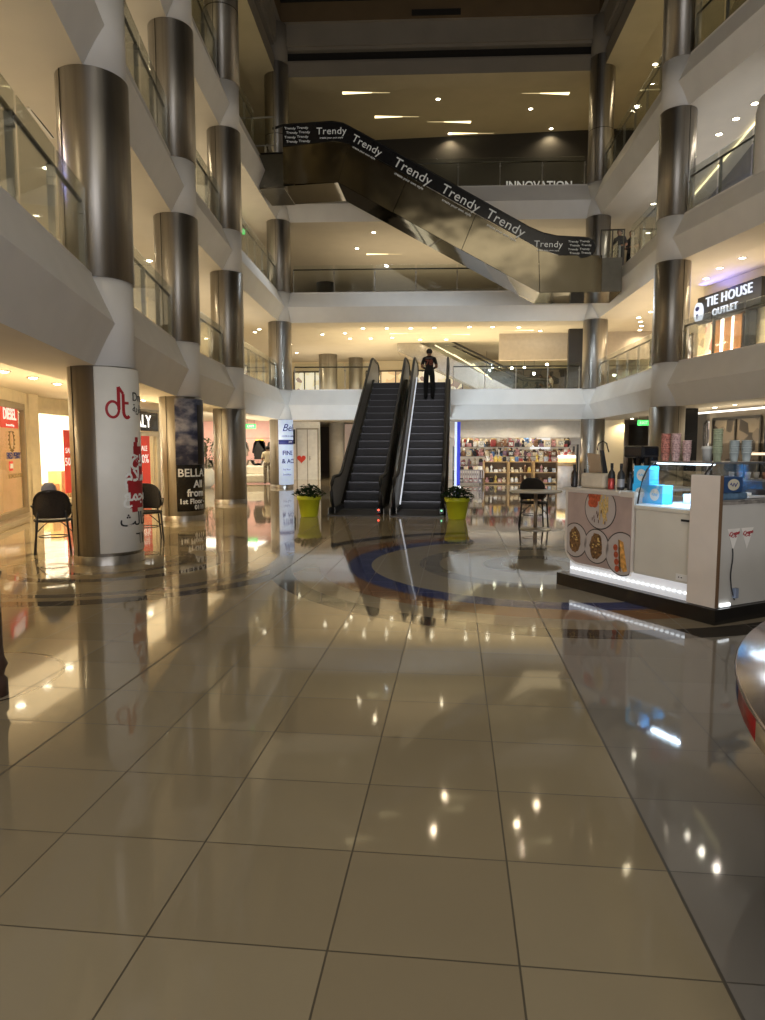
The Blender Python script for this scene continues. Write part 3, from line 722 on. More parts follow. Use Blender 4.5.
# another escalator climbing away on the first gallery
t = thing('escalator', 'grey escalator rising on the first gallery behind the back railing', 'escalator', (1.5, 34, ZT[1]))
pr = [(5.4, 3.85), (3.0, 3.85), (-3.6, 7.2), (-3.6, 6.3), (1.2, 3.85)]
pr = [(4.6, 3.82), (4.6, 4.0), (3.4, 4.0), (-2.8, 7.1), (-2.8, 6.2), (2.2, 3.82)]
MB().ext([(x, 33.2, z) for x, z in pr], (0, 1.3, 0)).build('truss', mat('pale grey steel', (.45, .43, .40), .25, 1., .06), t)
for y in (33.22, 34.45):
    MB().ext([(x, y, z) for x, z in [(4.3, 4.0), (3.4, 4.02), (-2.8, 7.1), (-2.8, 7.9), (3.3, 4.85), (4.3, 4.8)]], (0, .02, 0)).build('balustrade', GLASS, t)
    MB().tube([(4.3, y, 4.15), (4.5, y, 4.45), (4.3, y, 4.82), (3.3, y, 4.87), (-2.8, y, 7.92)], .05, 8).build('handrail', BLACK, t)
m = MB()
for i in range(3): m.bar((-1.0+i*.9, 33.17, 6.45-i*.45), (1.1+i*.3, 33.17, 5.30-i*.25), .02, .05)
m.build('bright_streak', emat('warm streak glow', (1, .8, .45), 1.6), t)  # glowing bars paint the bright streaks on the truss

# ------------------------------------------------------------------ people
def person(name, label, loc, rz, shirt, pants, skin, hairm, fold=True, shoes=BLACK, h=1.68, group=None, detail=True):
    """one continuous skinned body with tapered limbs, five-fingered hands, a head with nose and ears"""
    V, E, R = [], [], []
    def add(p, r, par=None):
        V.append(Vector(p)); R.append(r)
        if par is not None: E.append((par, len(V)-1))
        return len(V)-1
    pel = add((0, 0, .95), .135)
    bel = add((0, .0, 1.08), .125, pel); che = add((0, -.01, 1.24), .162, bel); sho = add((0, -.005, 1.37), .130, che)
    nk = add((0, .0, 1.45), .058, sho); jaw = add((0, .02, 1.515), .068, nk); hd = add((0, .015, 1.585), .092, jaw); tp = add((0, .005, 1.655), .06, hd)
    nose_ = add((0, .118, 1.56), .014, hd)
    for s in (-1, 1):
        ear = add((s*.10, 0, 1.565), .018, hd)
        hip = add((s*.095, 0, .90), .105, pel); knee = add((s*.112, .02, .49), .085, hip); ank = add((s*.118, -.01, .09), .066, knee); toe = add((s*.125, .14, .04), .036, ank)
        so = add((s*.175, -.01, 1.36), .070, sho); 
        if fold:
            el = add((s*.25, -.05, 1.10), .05, so); wr = add((s*.13, .19, 1.06), .032, el); d = Vector((-s*.9, .5, .0)).normalized()
        else:
            el = add((s*.235, -.02, 1.09), .046, so); wr = add((s*.255, .05, .85), .030, el); d = Vector((0, .15, -1)).normalized()
        pw = V[wr]; palm = add(pw+d*.06, .030, wr); pp = V[palm]
        side = Vector((0, 1, 0)) if not fold else Vector((0, .3, 1)).normalized()
        if detail:
            for k, ln in enumerate((.062, .075, .07, .055)):
                b = add(pp+d*.035+side*(.027-.018*k), .0095, palm); c = add(V[b]+d*ln*.55, .0085, b); add(V[c]+(d*.8+Vector((-s*.4, .2, 0))).normalized()*ln*.5, .0075, c)
            tb = add(pp+side*.038-d*.01, .011, palm); add(V[tb]+(side*.7+d*.7).normalized()*.045, .009, tb)
    me = bpy.data.meshes.new('p'); me.from_pydata([v*(h/1.715) for v in V], E, [])
    o = bpy.data.objects.new('p', me); COL.objects.link(o)
    sk = o.modifiers.new('s', 'SKIN'); o.modifiers.new('u', 'SUBSURF').levels = 2
    for i, r in enumerate(R): me.skin_vertices[0].data[i].radius = (r*h/1.715, r*h/1.715)
    me.skin_vertices[0].data[0].use_root = True
    dg = bpy.context.evaluated_depsgraph_get(); dg.update()
    bm_ = bpy.data.meshes.new_from_object(o.evaluated_get(dg)); bpy.data.objects.remove(o)
    bm_.materials.clear()
    for x in (skin, shirt, pants, shoes): bm_.materials.append(x)
    k = h/1.715
    for f in bm_.polygons:
        c = f.center/k; f.use_smooth = True
        if c.z < .085: f.material_index = 3
        elif c.z < .95 and abs(c.x) < .22 and not (c.y > .1 and c.z > .9): f.material_index = 2
        elif c.z < 1.445 and (abs(c.x) < .19 or c.z > 1.17) and not (fold and c.y > .145): f.material_index = 1
        elif c.z < 1.445 and abs(c.x) < .15 and c.y < .13: f.material_index = 1
        else: f.material_index = 0
    b = bpy.data.objects.new(name, bm_); COL.objects.link(b); b.location = loc; b.rotation_euler = (0, 0, rz)
    tag(b, label, 'person', group)
    m = MB(); m.lathe([(.001, .098), (.05, .09), (.085, .058), (.101, .012), (.1, -.035), (.085, -.07)], 20, (0, -.012, 1.595), sx=1., sy=1.08)
    m.bm.transform(Matrix.Scale(k, 4))
    for v in m.bm.verts:
        if v.co.y > .06*k and v.co.z < 1.63*k: v.co.z = 1.63*k+(.001*v.co.x); v.co.y = min(v.co.y, .085*k)
    m.build('hair', hairm, b, False)
    for s in (-1, 1): MB().ball(.011*k, (s*.034*k, .098*k, 1.588*k), 8, 6).build('eye', BLACK, b, False)
    m = MB(); m.box(-.022*k, .094*k, 1.518*k, .022*k, .104*k, 1.526*k); m.build('mouth', mat('lip', (.35, .14, .11), .5), b, False)
    return b
SKIN = mat('brown skin', (.32, .17, .10), .5); HAIR = mat('black hair', (.008, .007, .006), .5, 0, .3, 80.)
TEE = mat('black jersey', (.010, .010, .012), .8, bump=.2, bscale=25.); TROU = mat('black trousers', (.007, .007, .008), .85)
ist = 13
pe = person('person', 'person in black jersey with big number on the back, standing on the escalator', (-.86, 15.75+Y0S+(ist+.45)*RUN, (ist+1)*RISE+.003), 0, TEE, TROU, SKIN, HAIR)
M = wm(pe)
RNUM = mat('orange red shirt print', (.26, .06, .03), .6)
text('78', .25, RNUM, pe, M @ plane_M((0, -.178, 1.185), (1, 0, 0)), 'shirt_number', bold=.004)
m = MB()
for i in range(8): m.box(-.11+i*.028, -.172, 1.325, -.09+i*.028, -.150, 1.348)
m.build('shirt_name', mat('grey shirt print', (.25, .23, .24), .7), pe, False)
GREYC = mat('dark grey cloth', (.05, .045, .045), .8); WHC = mat('white cloth', (.72, .68, .62), .8)
p2 = person('person', 'dark clothed person with covered head at the second gallery rail beside the banner end', (5.25, 22.15, ZT[2]-.0), 2.4, GREYC, GREYC, SKIN, GREYC, detail=False)
p2.location = (5.66, 25.3, ZT[2]+.003)
p3 = person('person', 'dark clothed person at the second gallery rail, second from the banner end', (6.12, 25.5, ZT[2]+.003), 2.2, GREYC, TROU, SKIN, HAIR, detail=False)
p4 = person('person', 'person in white top standing behind the first gallery back railing', (5.0, 37.2, ZT[1]+.003), 1.3, WHC, TROU, SKIN, HAIR, detail=False)
p5 = person('person', 'person in dark top standing next to the white topped one upstairs', (4.4, 37.4, ZT[1]+.003), -1.2, GREYC, TROU, SKIN, HAIR, detail=False)
p6 = person('person', 'person in cream top standing in the clothes shop entrance', (-8.0, 28.6, .003), .4, mat('cream cloth', (.75, .68, .52), .8), mat('patterned trousers', (.25, .22, .18), .8, var=.8, nscale=20), SKIN, HAIR, fold=True, detail=False)
p7 = person('person', 'person in orange top behind the first gallery railing, bare column side', (-7.6, 22.6, ZT[1]+.003), -1.5, mat('orange cloth', (.75, .22, .12), .8), TROU, SKIN, HAIR, detail=False)

# ------------------------------------------------------------------ potted plants
def pot(loc, label, seed):
    rnd_ = random.Random(seed)
    t = thing('potted_plant', label, 'potted plant', loc)
    MB().lathe([(0, 0), (.20, 0), (.212, .02), (.275, .40), (.283, .40), (.30, .415), (.303, .50), (.285, .51), (.27, .50), (.262, .44), (0, .44)], 32).build('pot', LIME, t, False)
    MB().lathe([(0, .455), (.264, .45)], 24).build('soil', SOIL, t, False)
    t.scale = (.93, .93, .96); m = MB(); m2 = MB()
    for i in range(280):
        a, q = rnd_.uniform(0, 2*PI), rnd_.random()**.6
        rr = .40*q; z = .50+.24*(1-q*q)*rnd_.uniform(.55, 1.05)+rnd_.uniform(-.03, .04)
        c = Vector((rr*math.cos(a), rr*math.sin(a), z)); L = rnd_.uniform(.06, .11)
        d = Vector((math.cos(a), math.sin(a), rnd_.uniform(-.5, .6))).normalized(); s = d.cross(Vector((rnd_.uniform(-.4, .4), rnd_.uniform(-.4, .4), 1))).normalized()*L*.42
        u = Vector((0, 0, .015))
        m.poly([c-d*L*.5, c-s+u, c+d*L*.15-s*.8+u, c+d*L*.6, c+d*L*.15+s*.8+u, c+s+u])
        if i % 5 == 0: m2.tube([(rr*.2*math.cos(a), rr*.2*math.sin(a), .44), (rr*.7*math.cos(a), rr*.7*math.sin(a), z-.06), c], .006, 5)
    m.build('foliage', LEAF, t, False, fix=False); m2.build('stems', LEAF, t, False)
    return t
pot((-3.34, 15.4, 0), 'lime yellow pot of dark leafy plant beside the empty escalator', 1)
pot((.06, 15.2, 0), 'lime yellow pot of dark leafy plant beside the escalator with the person', 2)

# ------------------------------------------------------------------ bistro chairs and table
def chair(loc, rz, label, lattice=False):
    t = thing('bistro_chair', label, 'chair', loc, rz)
    MB().lathe([(0, .445), (.205, .44), (.222, .455), (.215, .475), (.16, .48), (0, .478)], 28).build('seat', RATTAN, t, False)
    m = MB(); n = 22; rows = []
    for i in range(n+1):
        a = PI/2+(i/n-.5)*2*1.22; q = abs(i/n-.5)*2
        ztop = .55+.35*math.sqrt(max(0, 1-q**2.2)); zb = .50 if q < .8 else .5+(q-.8)*.2
        rows.append([( (.215+.05*(z-.5))*math.cos(a), (.215+.16*(z-.5))*math.sin(a), z) for z in [zb+(ztop-zb)*k/8 for k in range(9)]])
    if not lattice:
        vs = [[m.v(p) for p in r] for r in rows]; vi = [[m.v((p[0]*.93, p[1]*.93, p[2])) for p in r] for r in rows]
        for i in range(n):
            for k in range(8): m._f([vs[i][k], vs[i+1][k], vs[i+1][k+1], vs[i][k+1]], True); m._f([vi[i][k], vi[i][k+1], vi[i+1][k+1], vi[i+1][k]], True)
            m._f([vs[i][8], vs[i+1][8], vi[i+1][8], vi[i][8]]); m._f([vs[i][0], vi[i][0], vi[i+1][0], vs[i+1][0]])
        m.build('backrest', RATTAN, t, False)
    else:
        for i in range(0, n-3, 2): m.tube([rows[i][0], rows[i+2][4], rows[min(n, i+4)][8]], .009, 5); m.tube([rows[n-i][0], rows[n-i-2][4], rows[max(0, n-i-4)][8]], .009, 5)
        m.build('backrest', mat('white cane', (.75, .7, .6), .5), t, False)
    MB().tube([r[8] for r in rows], .013, 6).build('back_frame', BLACKP, t, False)
    for s in (-1, 1):
        MB().tube([(s*.225, -.19, 0), (s*.20, -.16, .45), (s*.225, -.13, .62), (s*.235, .02, .67), (s*.2, .12, .66)], .013, 7).build('arm_leg', BLACKP, t, False)
        MB().tube([(s*.20, .24, 0), (s*.165, .16, .45), (s*.15, .20, .6)], .013, 7).build('leg', BLACKP, t, False)
        MB().tube([(s*.21, -.17, .25), (s*.12, -.17, .36), (s*.05, -.17, .43)], .008, 6).build('brace', BLACKP, t, False)
    t.scale = (1.24, 1.2, 1.06)
    MB().tube([(.165*math.cos(a), .165*math.sin(a), .22) for a in [2*PI*i/20 for i in range(20)]], .009, 6, True).build('ring_stretcher', BLACKP, t, False)
    return t
chair((-6.13, 9.80, 0), math.radians(180+28), 'dark rattan bistro chair with a grey cloth on its back, before the bright shop window')
chair((-5.28, 11.15, 0), math.radians(180+205), 'dark rattan bistro chair half hidden behind the red logo column')
chair((1.58, 13.95, 0), 0, 'dark rattan bistro chair behind the round white table')
m = MB(); m.lathe([(0, .11), (.05, .10), (.085, .05), (.095, 0), (.085, -.03), (.07, -.03), (.08, .0), (.0, .09)], 18, (0, 0, 0), sx=1.15, sy=.7)
o = m.build('folded_cloth', mat('grey cloth', (.22, .22, .25), .9, bump=.3, bscale=30.), None); o.location = (-6.02, 9.55, .965); o.rotation_euler = (0, 0, .5)
tag(o, 'grey cloth hung over the top of the rattan chair', 'cloth')
t = thing('round_table', 'round white cafe table on one pole, before the toy shop', 'table', (1.57, 13.42, 0))
MB().lathe([(0, .725), (.47, .725), (.50, .735), (.505, .748), (.50, .755), (0, .755)], 40).build('table_top', mat('pale table top', (.56, .52, .45), .35), t, False)
MB().cyl(.036, .03, .725, (0, 0), 18).build('pole', mat('tan steel pole', (.42, .35, .27), .35, .8), t, False)
MB().lathe([(0, .045), (.06, .04), (.28, .02), (.295, .01), (.295, 0), (0, 0)], 36).build('base', mat('pale base plate', (.5, .46, .40), .3, .7), t, False)
# dark turned post close by
t = thing('wooden_post', 'dark turned wooden post standing on the tiles well before the shop windows', 'post', (-2.95, 3.98, 0))
MB().lathe([(0, 0), (.085, 0), (.085, .10), (.065, .13), (.075, .17), (.09, .20), (.07, .26), (.066, .34), (.066, .75), (.08, .80), (.06, .84), (.06, .90)], 20).build('shaft', mat('dark brown wood', (.045, .022, .014), .4, 0, .3, 10), t, False)
MB().ball(.07, (0, 0, .95), 16, 10).build('ball_finial', MATS['dark brown wood'], t, False)
# striped round counter at the frame edge
t = thing('round_counter', 'round mirror topped counter with red white and blue striped rim', 'counter', (3.54, 1.77, 0))
RC = 2.617
MB().lathe([(0, .76), (RC, .76), (RC+.008, .75), (RC, .735), (0, .735)], 96).build('counter_top', mat('mirror counter top', (.42, .36, .34), .14, .9, .08, 2), t, False)
cols = [mat('rim red', (.26, .012, .01), .4), mat('rim cream', (.7, .62, .48), .4), mat('rim navy', (.03, .035, .09), .4)]
m = MB()
for i in range(48):
    m.mi = (2, 0, 1, 0)[i % 4]
    m.band((0, 0), RC-.012, math.radians(5.5+7.5*i), math.radians(13+7.5*i), .665, .735, .012, 2)
m.build('striped_rim', cols, t, False)
m = MB(); m.cyl(RC-.02, .660, .672, (0, 0), 72); m.build('under_board', BLACKP, t, False)
m = MB()
m.lathe([(.9, 0), (.9, .66)], 48); m.build('pedestal', mat('dark pedestal', (.06, .05, .05), .4), t, False)
# ------------------------------------------------------------------ ground floor shops, banner column side
def e2(p, q): v = Vector((q[0]-p[0], q[1]-p[1])); return v.normalized(), v.length
GL = [(-6.4, 5.0), (-9.73, 14.58), (-10.13, 15.5), (-10.35, 18.6), (-10.15, 22.6)]
PILM = mat('cream shop pillar', (.70, .60, .42), .5)
# fronts above the glass and pillars between
b = MB()
for p, q in zip(GL, GL[1:]): b.poly([(*p, 2.56), (*q, 2.56), (*q, 2.83), (*p, 2.83)])
for p in [(-9.9, 14.95), (-10.33, 18.6), (-10.15, 22.5)]: b.cyl(.2, 0, 2.83, (p[0]-.12, p[1]), 4)
b.box(-10.25, 14.7, 0, -9.85, 15.35, 2.83)
struct(b.build('wall_shops', PILM), 'cream pillars and header band of the shop fronts')
b = MB()
for p, q in zip(GL, GL[1:]): b.ext([(*p, 0), (*q, 0), (q[0]-.12, q[1], 0), (p[0]-.12, p[1], 0)], (0, 0, .12))
struct(b.build('baseboard_shops', mat('beige stone sill', (.58, .48, .34), .3)))
# window one: tan display with lettering on the glass
d1, L1 = e2(GL[0], GL[1]); n1 = Vector((-d1.y, d1.x))         # n1 points into the shop
def front(p, s, z, o=0.): return (p[0]+d1.x*s-n1.x*o*-1, p[1]+d1.y*s+n1.y*o, z)
def shopfront(p, q, name, label, zt=2.56, mull=1, back=TAN, depth=.9, fr=None):
    d, L = e2(p, q); wn_[0] += 1
    e = bpy.data.objects.new('window_%d' % wn_[0], None); COL.objects.link(e); e.location = (*p, 0); e.rotation_euler = (0, 0, math.atan2(d.y, d.x)); struct(e, label)
    MB().poly([(0, 0, .12), (L, 0, .12), (L, 0, zt), (0, 0, zt)]).build('pane', SHOPGL, e, False)
    b = MB()
    for x in [L*i/(mull+1) for i in range(mull+2)]: b.box(x-.045, -.05, .12, x+.045, .05, zt)
    b.box(0, -.05, .12, L, .05, .24); b.box(0, -.05, zt-.14, L, .05, zt); b.build('frame', fr or mat('bronze shop frame', (.34, .27, .16), .4, .4), e, False)
    m = MB(); m.box(0, depth, 0, L, depth+.05, 2.83); m.build('display_back', back, e, False)
    m = MB(); m.box(L-.10, .06, 0, L-.05, depth, 2.56); m.box(.05, .06, 0, .10, depth, 2.56); m.build('side_partition', back, e, False)
    return e, wm(e), L
e, M1, L1 = shopfront((-7.4, 7.87), (-9.70, 14.5), '', 'tan shop window with red and blue lettering on the glass', mull=2, back=mat('tan display wall', (.80, .58, .32), .6, 0, .05, 1, emit=(.8, .55, .28), es=.12), depth=.45)  # tan back wall given a faint glow of its own, as if lit
s_ = tag(MB().ext([M1 @ Vector((L1-1.62, -.02, 2.0)), M1 @ Vector((L1-.42, -.02, 2.0)), M1 @ Vector((L1-.42, -.02, 2.5)), M1 @ Vector((L1-1.62, -.02, 2.5))], (M1.to_3x3() @ Vector((0, .012, 0)))).build('window_sign', REDP), 'red window sign with white capital lettering on the tan shop window', 'sign')
x3 = M1.to_3x3() @ Vector((1, 0, 0))
text('DIESEL', .33, WINK, s_, plane_M(M1 @ Vector((L1-1.02, -.026, 2.28)), x3), sx=.92, bold=.006)
text('for successful living', .07, WINK, s_, plane_M(M1 @ Vector((L1-1.02, -.026, 2.06)), x3))
o = text('FRED PERRY', .19, NAVY, None, plane_M(M1 @ Vector((L1-.88, -.03, 1.41)), x3), 'window_lettering', sx=.95, bold=.004); tag(o, 'navy capital lettering below the wreath on the tan shop window', 'lettering')
m = MB()
for s in (-1, 1):
    m.tube([M1 @ Vector((L1-.98+s*.16*math.cos(a), -.03, 1.74+.20*math.sin(a))) for a in [-PI/2+PI*.92*i/10 for i in range(11)]], .012, 5)
    for i in range(7):
        a = -PI/2+PI*.9*i/7; c = M1 @ Vector((L1-.98+s*.19*math.cos(a), -.03, 1.74+.23*math.sin(a))); m.ball(.022, c, 6, 4)
tag(m.build('laurel_emblem', mat('brown gold print', (.30, .20, .07), .5)), 'gold brown laurel wreath emblem on the tan shop window', 'emblem')
o = text('SCOTCH & SODA', .13, mat('brown gold print', (.3, .2, .07)), None, plane_M(M1 @ Vector((L1-.80, -.03, .98)), x3), 'window_lettering'); tag(o, 'thin gold brown lettering low on the tan shop window', 'lettering')
m = MB(); m.ext([M1 @ Vector((L1-1.22+a, -.02, 1.10+c)) for a, c in ((0, 0), (.26, 0), (.26, .2), (0, .2))], (.004, .004, 0)); o = m.build('door_sticker', REDP); tag(o, 'small red and white sticker on the tan shop window', 'sticker')
m = MB(); m.box(-.08, -.02, -.05, .08, 0, .05); q = m.build('white_field', WPRT, o, False); q.matrix_basis = o.matrix_basis.inverted() @ M1 @ Matrix.Translation((L1-1.09, -.025, 1.2))
# window two: blazing white display
e, M2, L2 = shopfront((-10.13, 15.5), (-10.36, 18.5), '', 'brilliantly lit white shop window', mull=0, back=mat('white display wall', (.93, .90, .82), .6, 0, .02, emit=(1, .93, .72), es=.75), depth=.8, fr=PILM)  # display wall glows by itself on top of the window lights
x3 = M2.to_3x3() @ Vector((1, 0, 0))
def poster(M, x, z0, z1, w, txts, label, m=REDP, y=-.03):
    o = tag(MB().ext([M @ Vector((a, y, c)) for a, c in ((x-w/2, z0), (x+w/2, z0), (x+w/2, z1), (x-w/2, z1))], M.to_3x3() @ Vector((0, .01, 0))).build('sale_poster', m), label, 'poster')
    for tx, sz, zz in txts: text(tx, sz, WINK, o, plane_M(M @ Vector((x, y-.005, zz)), M.to_3x3() @ Vector((1, 0, 0))))
    return o
poster(M2, 1.72, .38, 2.05, .55, [('SALE', .2, 1.5), ('50%', .3, 1.2)], 'tall red sale poster in the brilliantly lit white shop window')
for i, (x, h, w_) in enumerate(((1.45, .62, .40), (1.95, .95, .34), (2.45, .42, .34))):
    o = MB().box(-w_/2, -.18, 0, w_/2, .18, h).build('display_plinth', mat('wooden plinth', (.62, .38, .14), .5, 0, .15, 6)); o.matrix_basis = M2 @ Matrix.Translation((x, .42, 0))
    tag(o, ['mid height', 'tall', 'low'][i] + ' wooden display plinth in the bright white shop window', 'plinth')
m = MB(); m.lathe([(0, 0), (.14, .01), (.05, .04), (.05, .6), (.11, .95), (.16, 1.1), (.17, 1.38), (.08, 1.46), (.045, 1.52), (.09, 1.62), (.06, 1.76), (0, 1.78)], 18, sy=.75)
o = m.build('mannequin', mat('blue grey clothes', (.22, .26, .36), .8, 0, .5, 9)); o.matrix_basis = M2 @ Matrix.Translation((.14, .40, .0)); tag(o, 'slim mannequin in blue grey at the edge of the bright window', 'mannequin')
area(M2 @ Vector((L2/2-.6, .35, 2.5)), M2.to_3x3() @ Vector((0, .25, -1)), 1.8, .3, 90, (1, .90, .66))
spot(M2 @ Vector((.8, .1, 2.5)), 260, 1.0, (1, .92, .7), .05, M2.to_3x3() @ Vector((.0, .45, -1)))
# third front: black sign and red poster
e, M3, L3 = shopfront((-10.36, 18.7), (-10.16, 22.4), '', 'warm shop window with black sign above and red sale poster', mull=1, back=WARMW, depth=1.2, zt=2.1, fr=PILM)
o = tag(MB().ext([M3 @ Vector((a, -.12, c)) for a, c in ((.1, 2.13), (L3-.05, 2.13), (L3-.05, 2.74), (.1, 2.74))], M3.to_3x3() @ Vector((0, .1, 0))).build('shop_sign', BLACKG), 'black shop sign with white lit capital letters ending in ALY', 'sign')
text('ITALY', .56, mat('lit white letter', (.9, .9, .88), .5, emit=(1, .97, .9), es=1.2), o, plane_M(M3 @ Vector((2.42, -.13, 2.42)), M3.to_3x3() @ Vector((1, 0, 0))), bold=.008)
poster(M3, 2.78, .33, 2.05, .85, [('SALE', .24, 1.55), ('50%', .40, 1.2)], 'red SALE 50% poster below the black shop sign')
for i in range(4):
    o = MB().lathe([(0, 0), (.07, 0), (.09, .12), (.05, .2), (.03, .26), (.035, .28), (0, .28)], 14).build('display_bottle', mat('amber goods', (.7, .42, .1), .3)); o.matrix_basis = M3 @ Matrix.Translation((2.1+.22*i, .35, .42))
    tag(o, 'small amber display piece on the bench below the red sale poster', 'display piece', 'amber display pieces under the sale poster')
o = MB().box(1.8, .15, 0, 3.3, .6, .42).build('display_bench', mat('yellow wood bench', (.75, .5, .18), .5, 0, .15)); o.matrix_basis = M3.copy(); tag(o, 'yellow wooden display bench in the window with the red poster', 'bench')
area(M3 @ Vector((L3/2, .6, 2.65)), (0, 0, -1), 2.8, .5, 70, (1, .82, .5))
for u in (-2.6, -1.6, -.6): spot(M1 @ Vector((L1+u, .12, 2.5)), 5, 2.2, (1, .78, .45), .05)
# shops deeper along that side
SH = struct(MB().box(-13, 22.6, 0, -12.9, 32.2, 2.83).build('wall_left_shop', mat('pale shop back', (.85, .80, .70), .6, emit=(1, .9, .7), es=.25)))  # shop back wall glows by itself to look lit
b = MB(); b.box(-12.9, 32.1, 0, -8.0, 32.2, 1.2); b.box(-12.9, 32.1, 1.2, -8.0, 32.2, 2.83); struct(b.build('wall_clothes_shop', mat('pink glowing shop wall', (.85, .52, .44), .7, emit=(.9, .5, .4), es=.22)))  # pink wall's lit look put in as its own glow
struct(MB().box(-8.0, 33, 0, -6.6, 33.15, 2.83).build('wall_back_ground', mat('cream back wall', (.80, .74, .60), .6, emit=(.8, .72, .52), es=.10)))  # faint glow added to the wall colour
t = thing('potted_topiary', 'leafy green topiary growing from a white egg shaped planter', 'potted plant', (-9.72, 25.9, 0))
MB().lathe([(0, 0), (.16, .01), (.30, .14), (.37, .36), (.34, .58), (.24, .74), (.20, .76), (.19, .72), (0, .70)], 28).build('planter', mat('white egg planter', (.82, .78, .66), .35), t, False)
m = MB(); r_ = random.Random(4)
for i in range(320):
    a, z = r_.uniform(0, 2*PI), r_.uniform(.72, 1.95); rr = (.34*math.sin(PI*min(1, (z-.6)/1.5))+.05)*r_.uniform(.5, 1); c = Vector((rr*math.cos(a), rr*math.sin(a), z))
    d = Vector((math.cos(a), math.sin(a), r_.uniform(-.3, .8))).normalized(); s = d.cross(Vector((.1, .2, 1))).normalized()*.03
    m.poly([c-s, c+d*.07-s*.6, c+d*.13, c+d*.07+s*.6, c+s])
m.build('foliage', mat('mid green leaf', (.06, .10, .03), .5, 0, .5, 20.), t, False, fix=False)
MB().cyl(.025, .6, 1.7, (0, 0), 8).build('trunk', mat('bark', (.10, .06, .03), .8), t, False)
# sofa, rails, garments
t = thing('curved_sofa', 'low white curved sofa in the clothes shop entrance', 'sofa', (-8.75, 29.0, 0), .25)
MB().box(-.65, -.35, .06, .65, .35, .40).build('seat', mat('white leather', (.82, .78, .68), .4), t, False, bevel=.06)
MB().box(-.65, .2, .38, .65, .42, .78).build('backrest', MATS['white leather'], t, False, bevel=.08)
for s in (-1, 1): MB().box(s*.65-.09, -.35, .06, s*.65+.09, .42, .58).build('armrest', MATS['white leather'], t, False, bevel=.06)
t = thing('clothes_rail', 'dark metal clothes rail behind the white sofa', 'clothes rail', (-8.9, 30.1, 0))
MB().tube([(-.75, 0, 0), (-.75, 0, 2.0), (.75, 0, 2.0), (.75, 0, 0)], .018, 6).build('rail_frame', BLACKP, t, False)
def garment(loc, m, label, s=1., grp=None):
    t = thing('hanging_jacket', label, 'jacket', loc, 0, grp)
    b = MB(); b.ext([(x*s, -.06, z*s) for x, z in ((-.07, .0), (-.24, -.09), (-.33, -.55), (-.25, -.60), (-.21, -.30), (-.24, -.85), (.24, -.85), (.21, -.30), (.25, -.60), (.33, -.55), (.24, -.09), (.07, 0))], (0, .12, 0)); b.build('cloth', m, t, False, bevel=.02)
    MB().tube([(0, 0, 0), (0, 0, .06), (.03, 0, .10)], .008, 5).build('hook', CHROME, t, False)
    return t
garment((-8.75, 29.98, 1.90), BLACKP, 'black jacket hanging high on the clothes rail behind the sofa', 1.0)
garment((-8.75, 29.7, .88), BLACKP, 'folded black garment below the hanging black jacket', .6)
r_ = random.Random(9)
for i in range(14):
    c_ = [(.75, .70, .62), (.16, .13, .12), (.35, .30, .25), (.6, .5, .42), (.07, .07, .08)][i % 5]
    garment((-12.3+.34*i, 31.4, 1.85 if i % 2 else 1.0), mat('garment %d' % (i % 5), c_, .85), '%s garment on the back wall of the clothes shop' % ['cream', 'dark brown', 'taupe', 'beige', 'black'][i % 5], .8, '%s garments on the back wall' % ['cream', 'dark brown', 'taupe', 'beige', 'black'][i % 5])
for i in range(12):
    c_ = [(.75, .70, .62), (.16, .13, .12), (.35, .30, .25), (.6, .5, .42), (.07, .07, .08)][i % 5]
    garment((-12.2+.05*i, 23.6+.62*i, 1.8 if i % 3 else 1.2), mat('garment %d' % (i % 5), c_, .85), '%s garment hanging in the shop behind the topiary' % ['cream', 'dark brown', 'taupe', 'beige', 'black'][i % 5], .8, '%s garments behind the topiary' % ['cream', 'dark brown', 'taupe', 'beige', 'black'][i % 5])
o = MB().box(-9.5, 31.9, 1.86, -9.15, 32.05, 1.95).build('shop_sign', mat('yellow lit sign', (.9, .6, .05), .5, emit=(1, .65, .05), es=1.2)); tag(o, 'small yellow lit sign on the pink wall of the clothes shop', 'sign')
o = MB().box(-8.15, 30.9, 1.65, -8.0, 31.1, 2.75).build('speaker_column', BLACKP); tag(o, 'black hanging panel beside the blue banner column', 'panel')
area((-10.2, 30, 2.78), (0, 0, -1), 3.0, 2.0, 95, (1, .86, .66)); area((-11.3, 26, 2.78), (0, 0, -1), 1.5, 4, 70, (1, .86, .62))
# door with a heart, printed panels
t = bpy.data.objects.new('door_1', None); COL.objects.link(t); t.location = (-7.2, 32.98, 0); struct(t, 'white double door with red heart sticker')
MB().box(-.55, -.04, 0, .55, 0, 2.45).build('door_leaf', mat('white door', (.85, .82, .72), .4), t, False)
m = MB(); m.box(-.56, -.07, 0, -.50, 0, 2.5); m.box(.50, -.07, 0, .56, 0, 2.5); m.box(-.56, -.07, 2.45, .56, 0, 2.52); m.box(-.02, -.055, 0, .02, -.035, 2.45); m.build('door_frame', mat('grey beige frame', (.42, .36, .26), .5), t, False)
m = MB(); m.cyl(.02, .95, 1.15, (.12, -.07), 8); m.build('door_handle', CHROME, t, False)
hp = [(.16*math.sin(a)**3, (.13*math.cos(a)-.05*math.cos(2*a)-.02*math.cos(3*a)-.01*math.cos(4*a))) for a in [2*PI*i/32 for i in range(32)]]
o = MB().ext([(-7.5+x*1.35, 32.90, 1.02+z*1.35) for x, z in hp], (0, .01, 0)).build('heart_sticker', mat('heart red', (.75, .06, .03), .5)); tag(o, 'red heart sticker on the white door beside the blue banner', 'sticker')
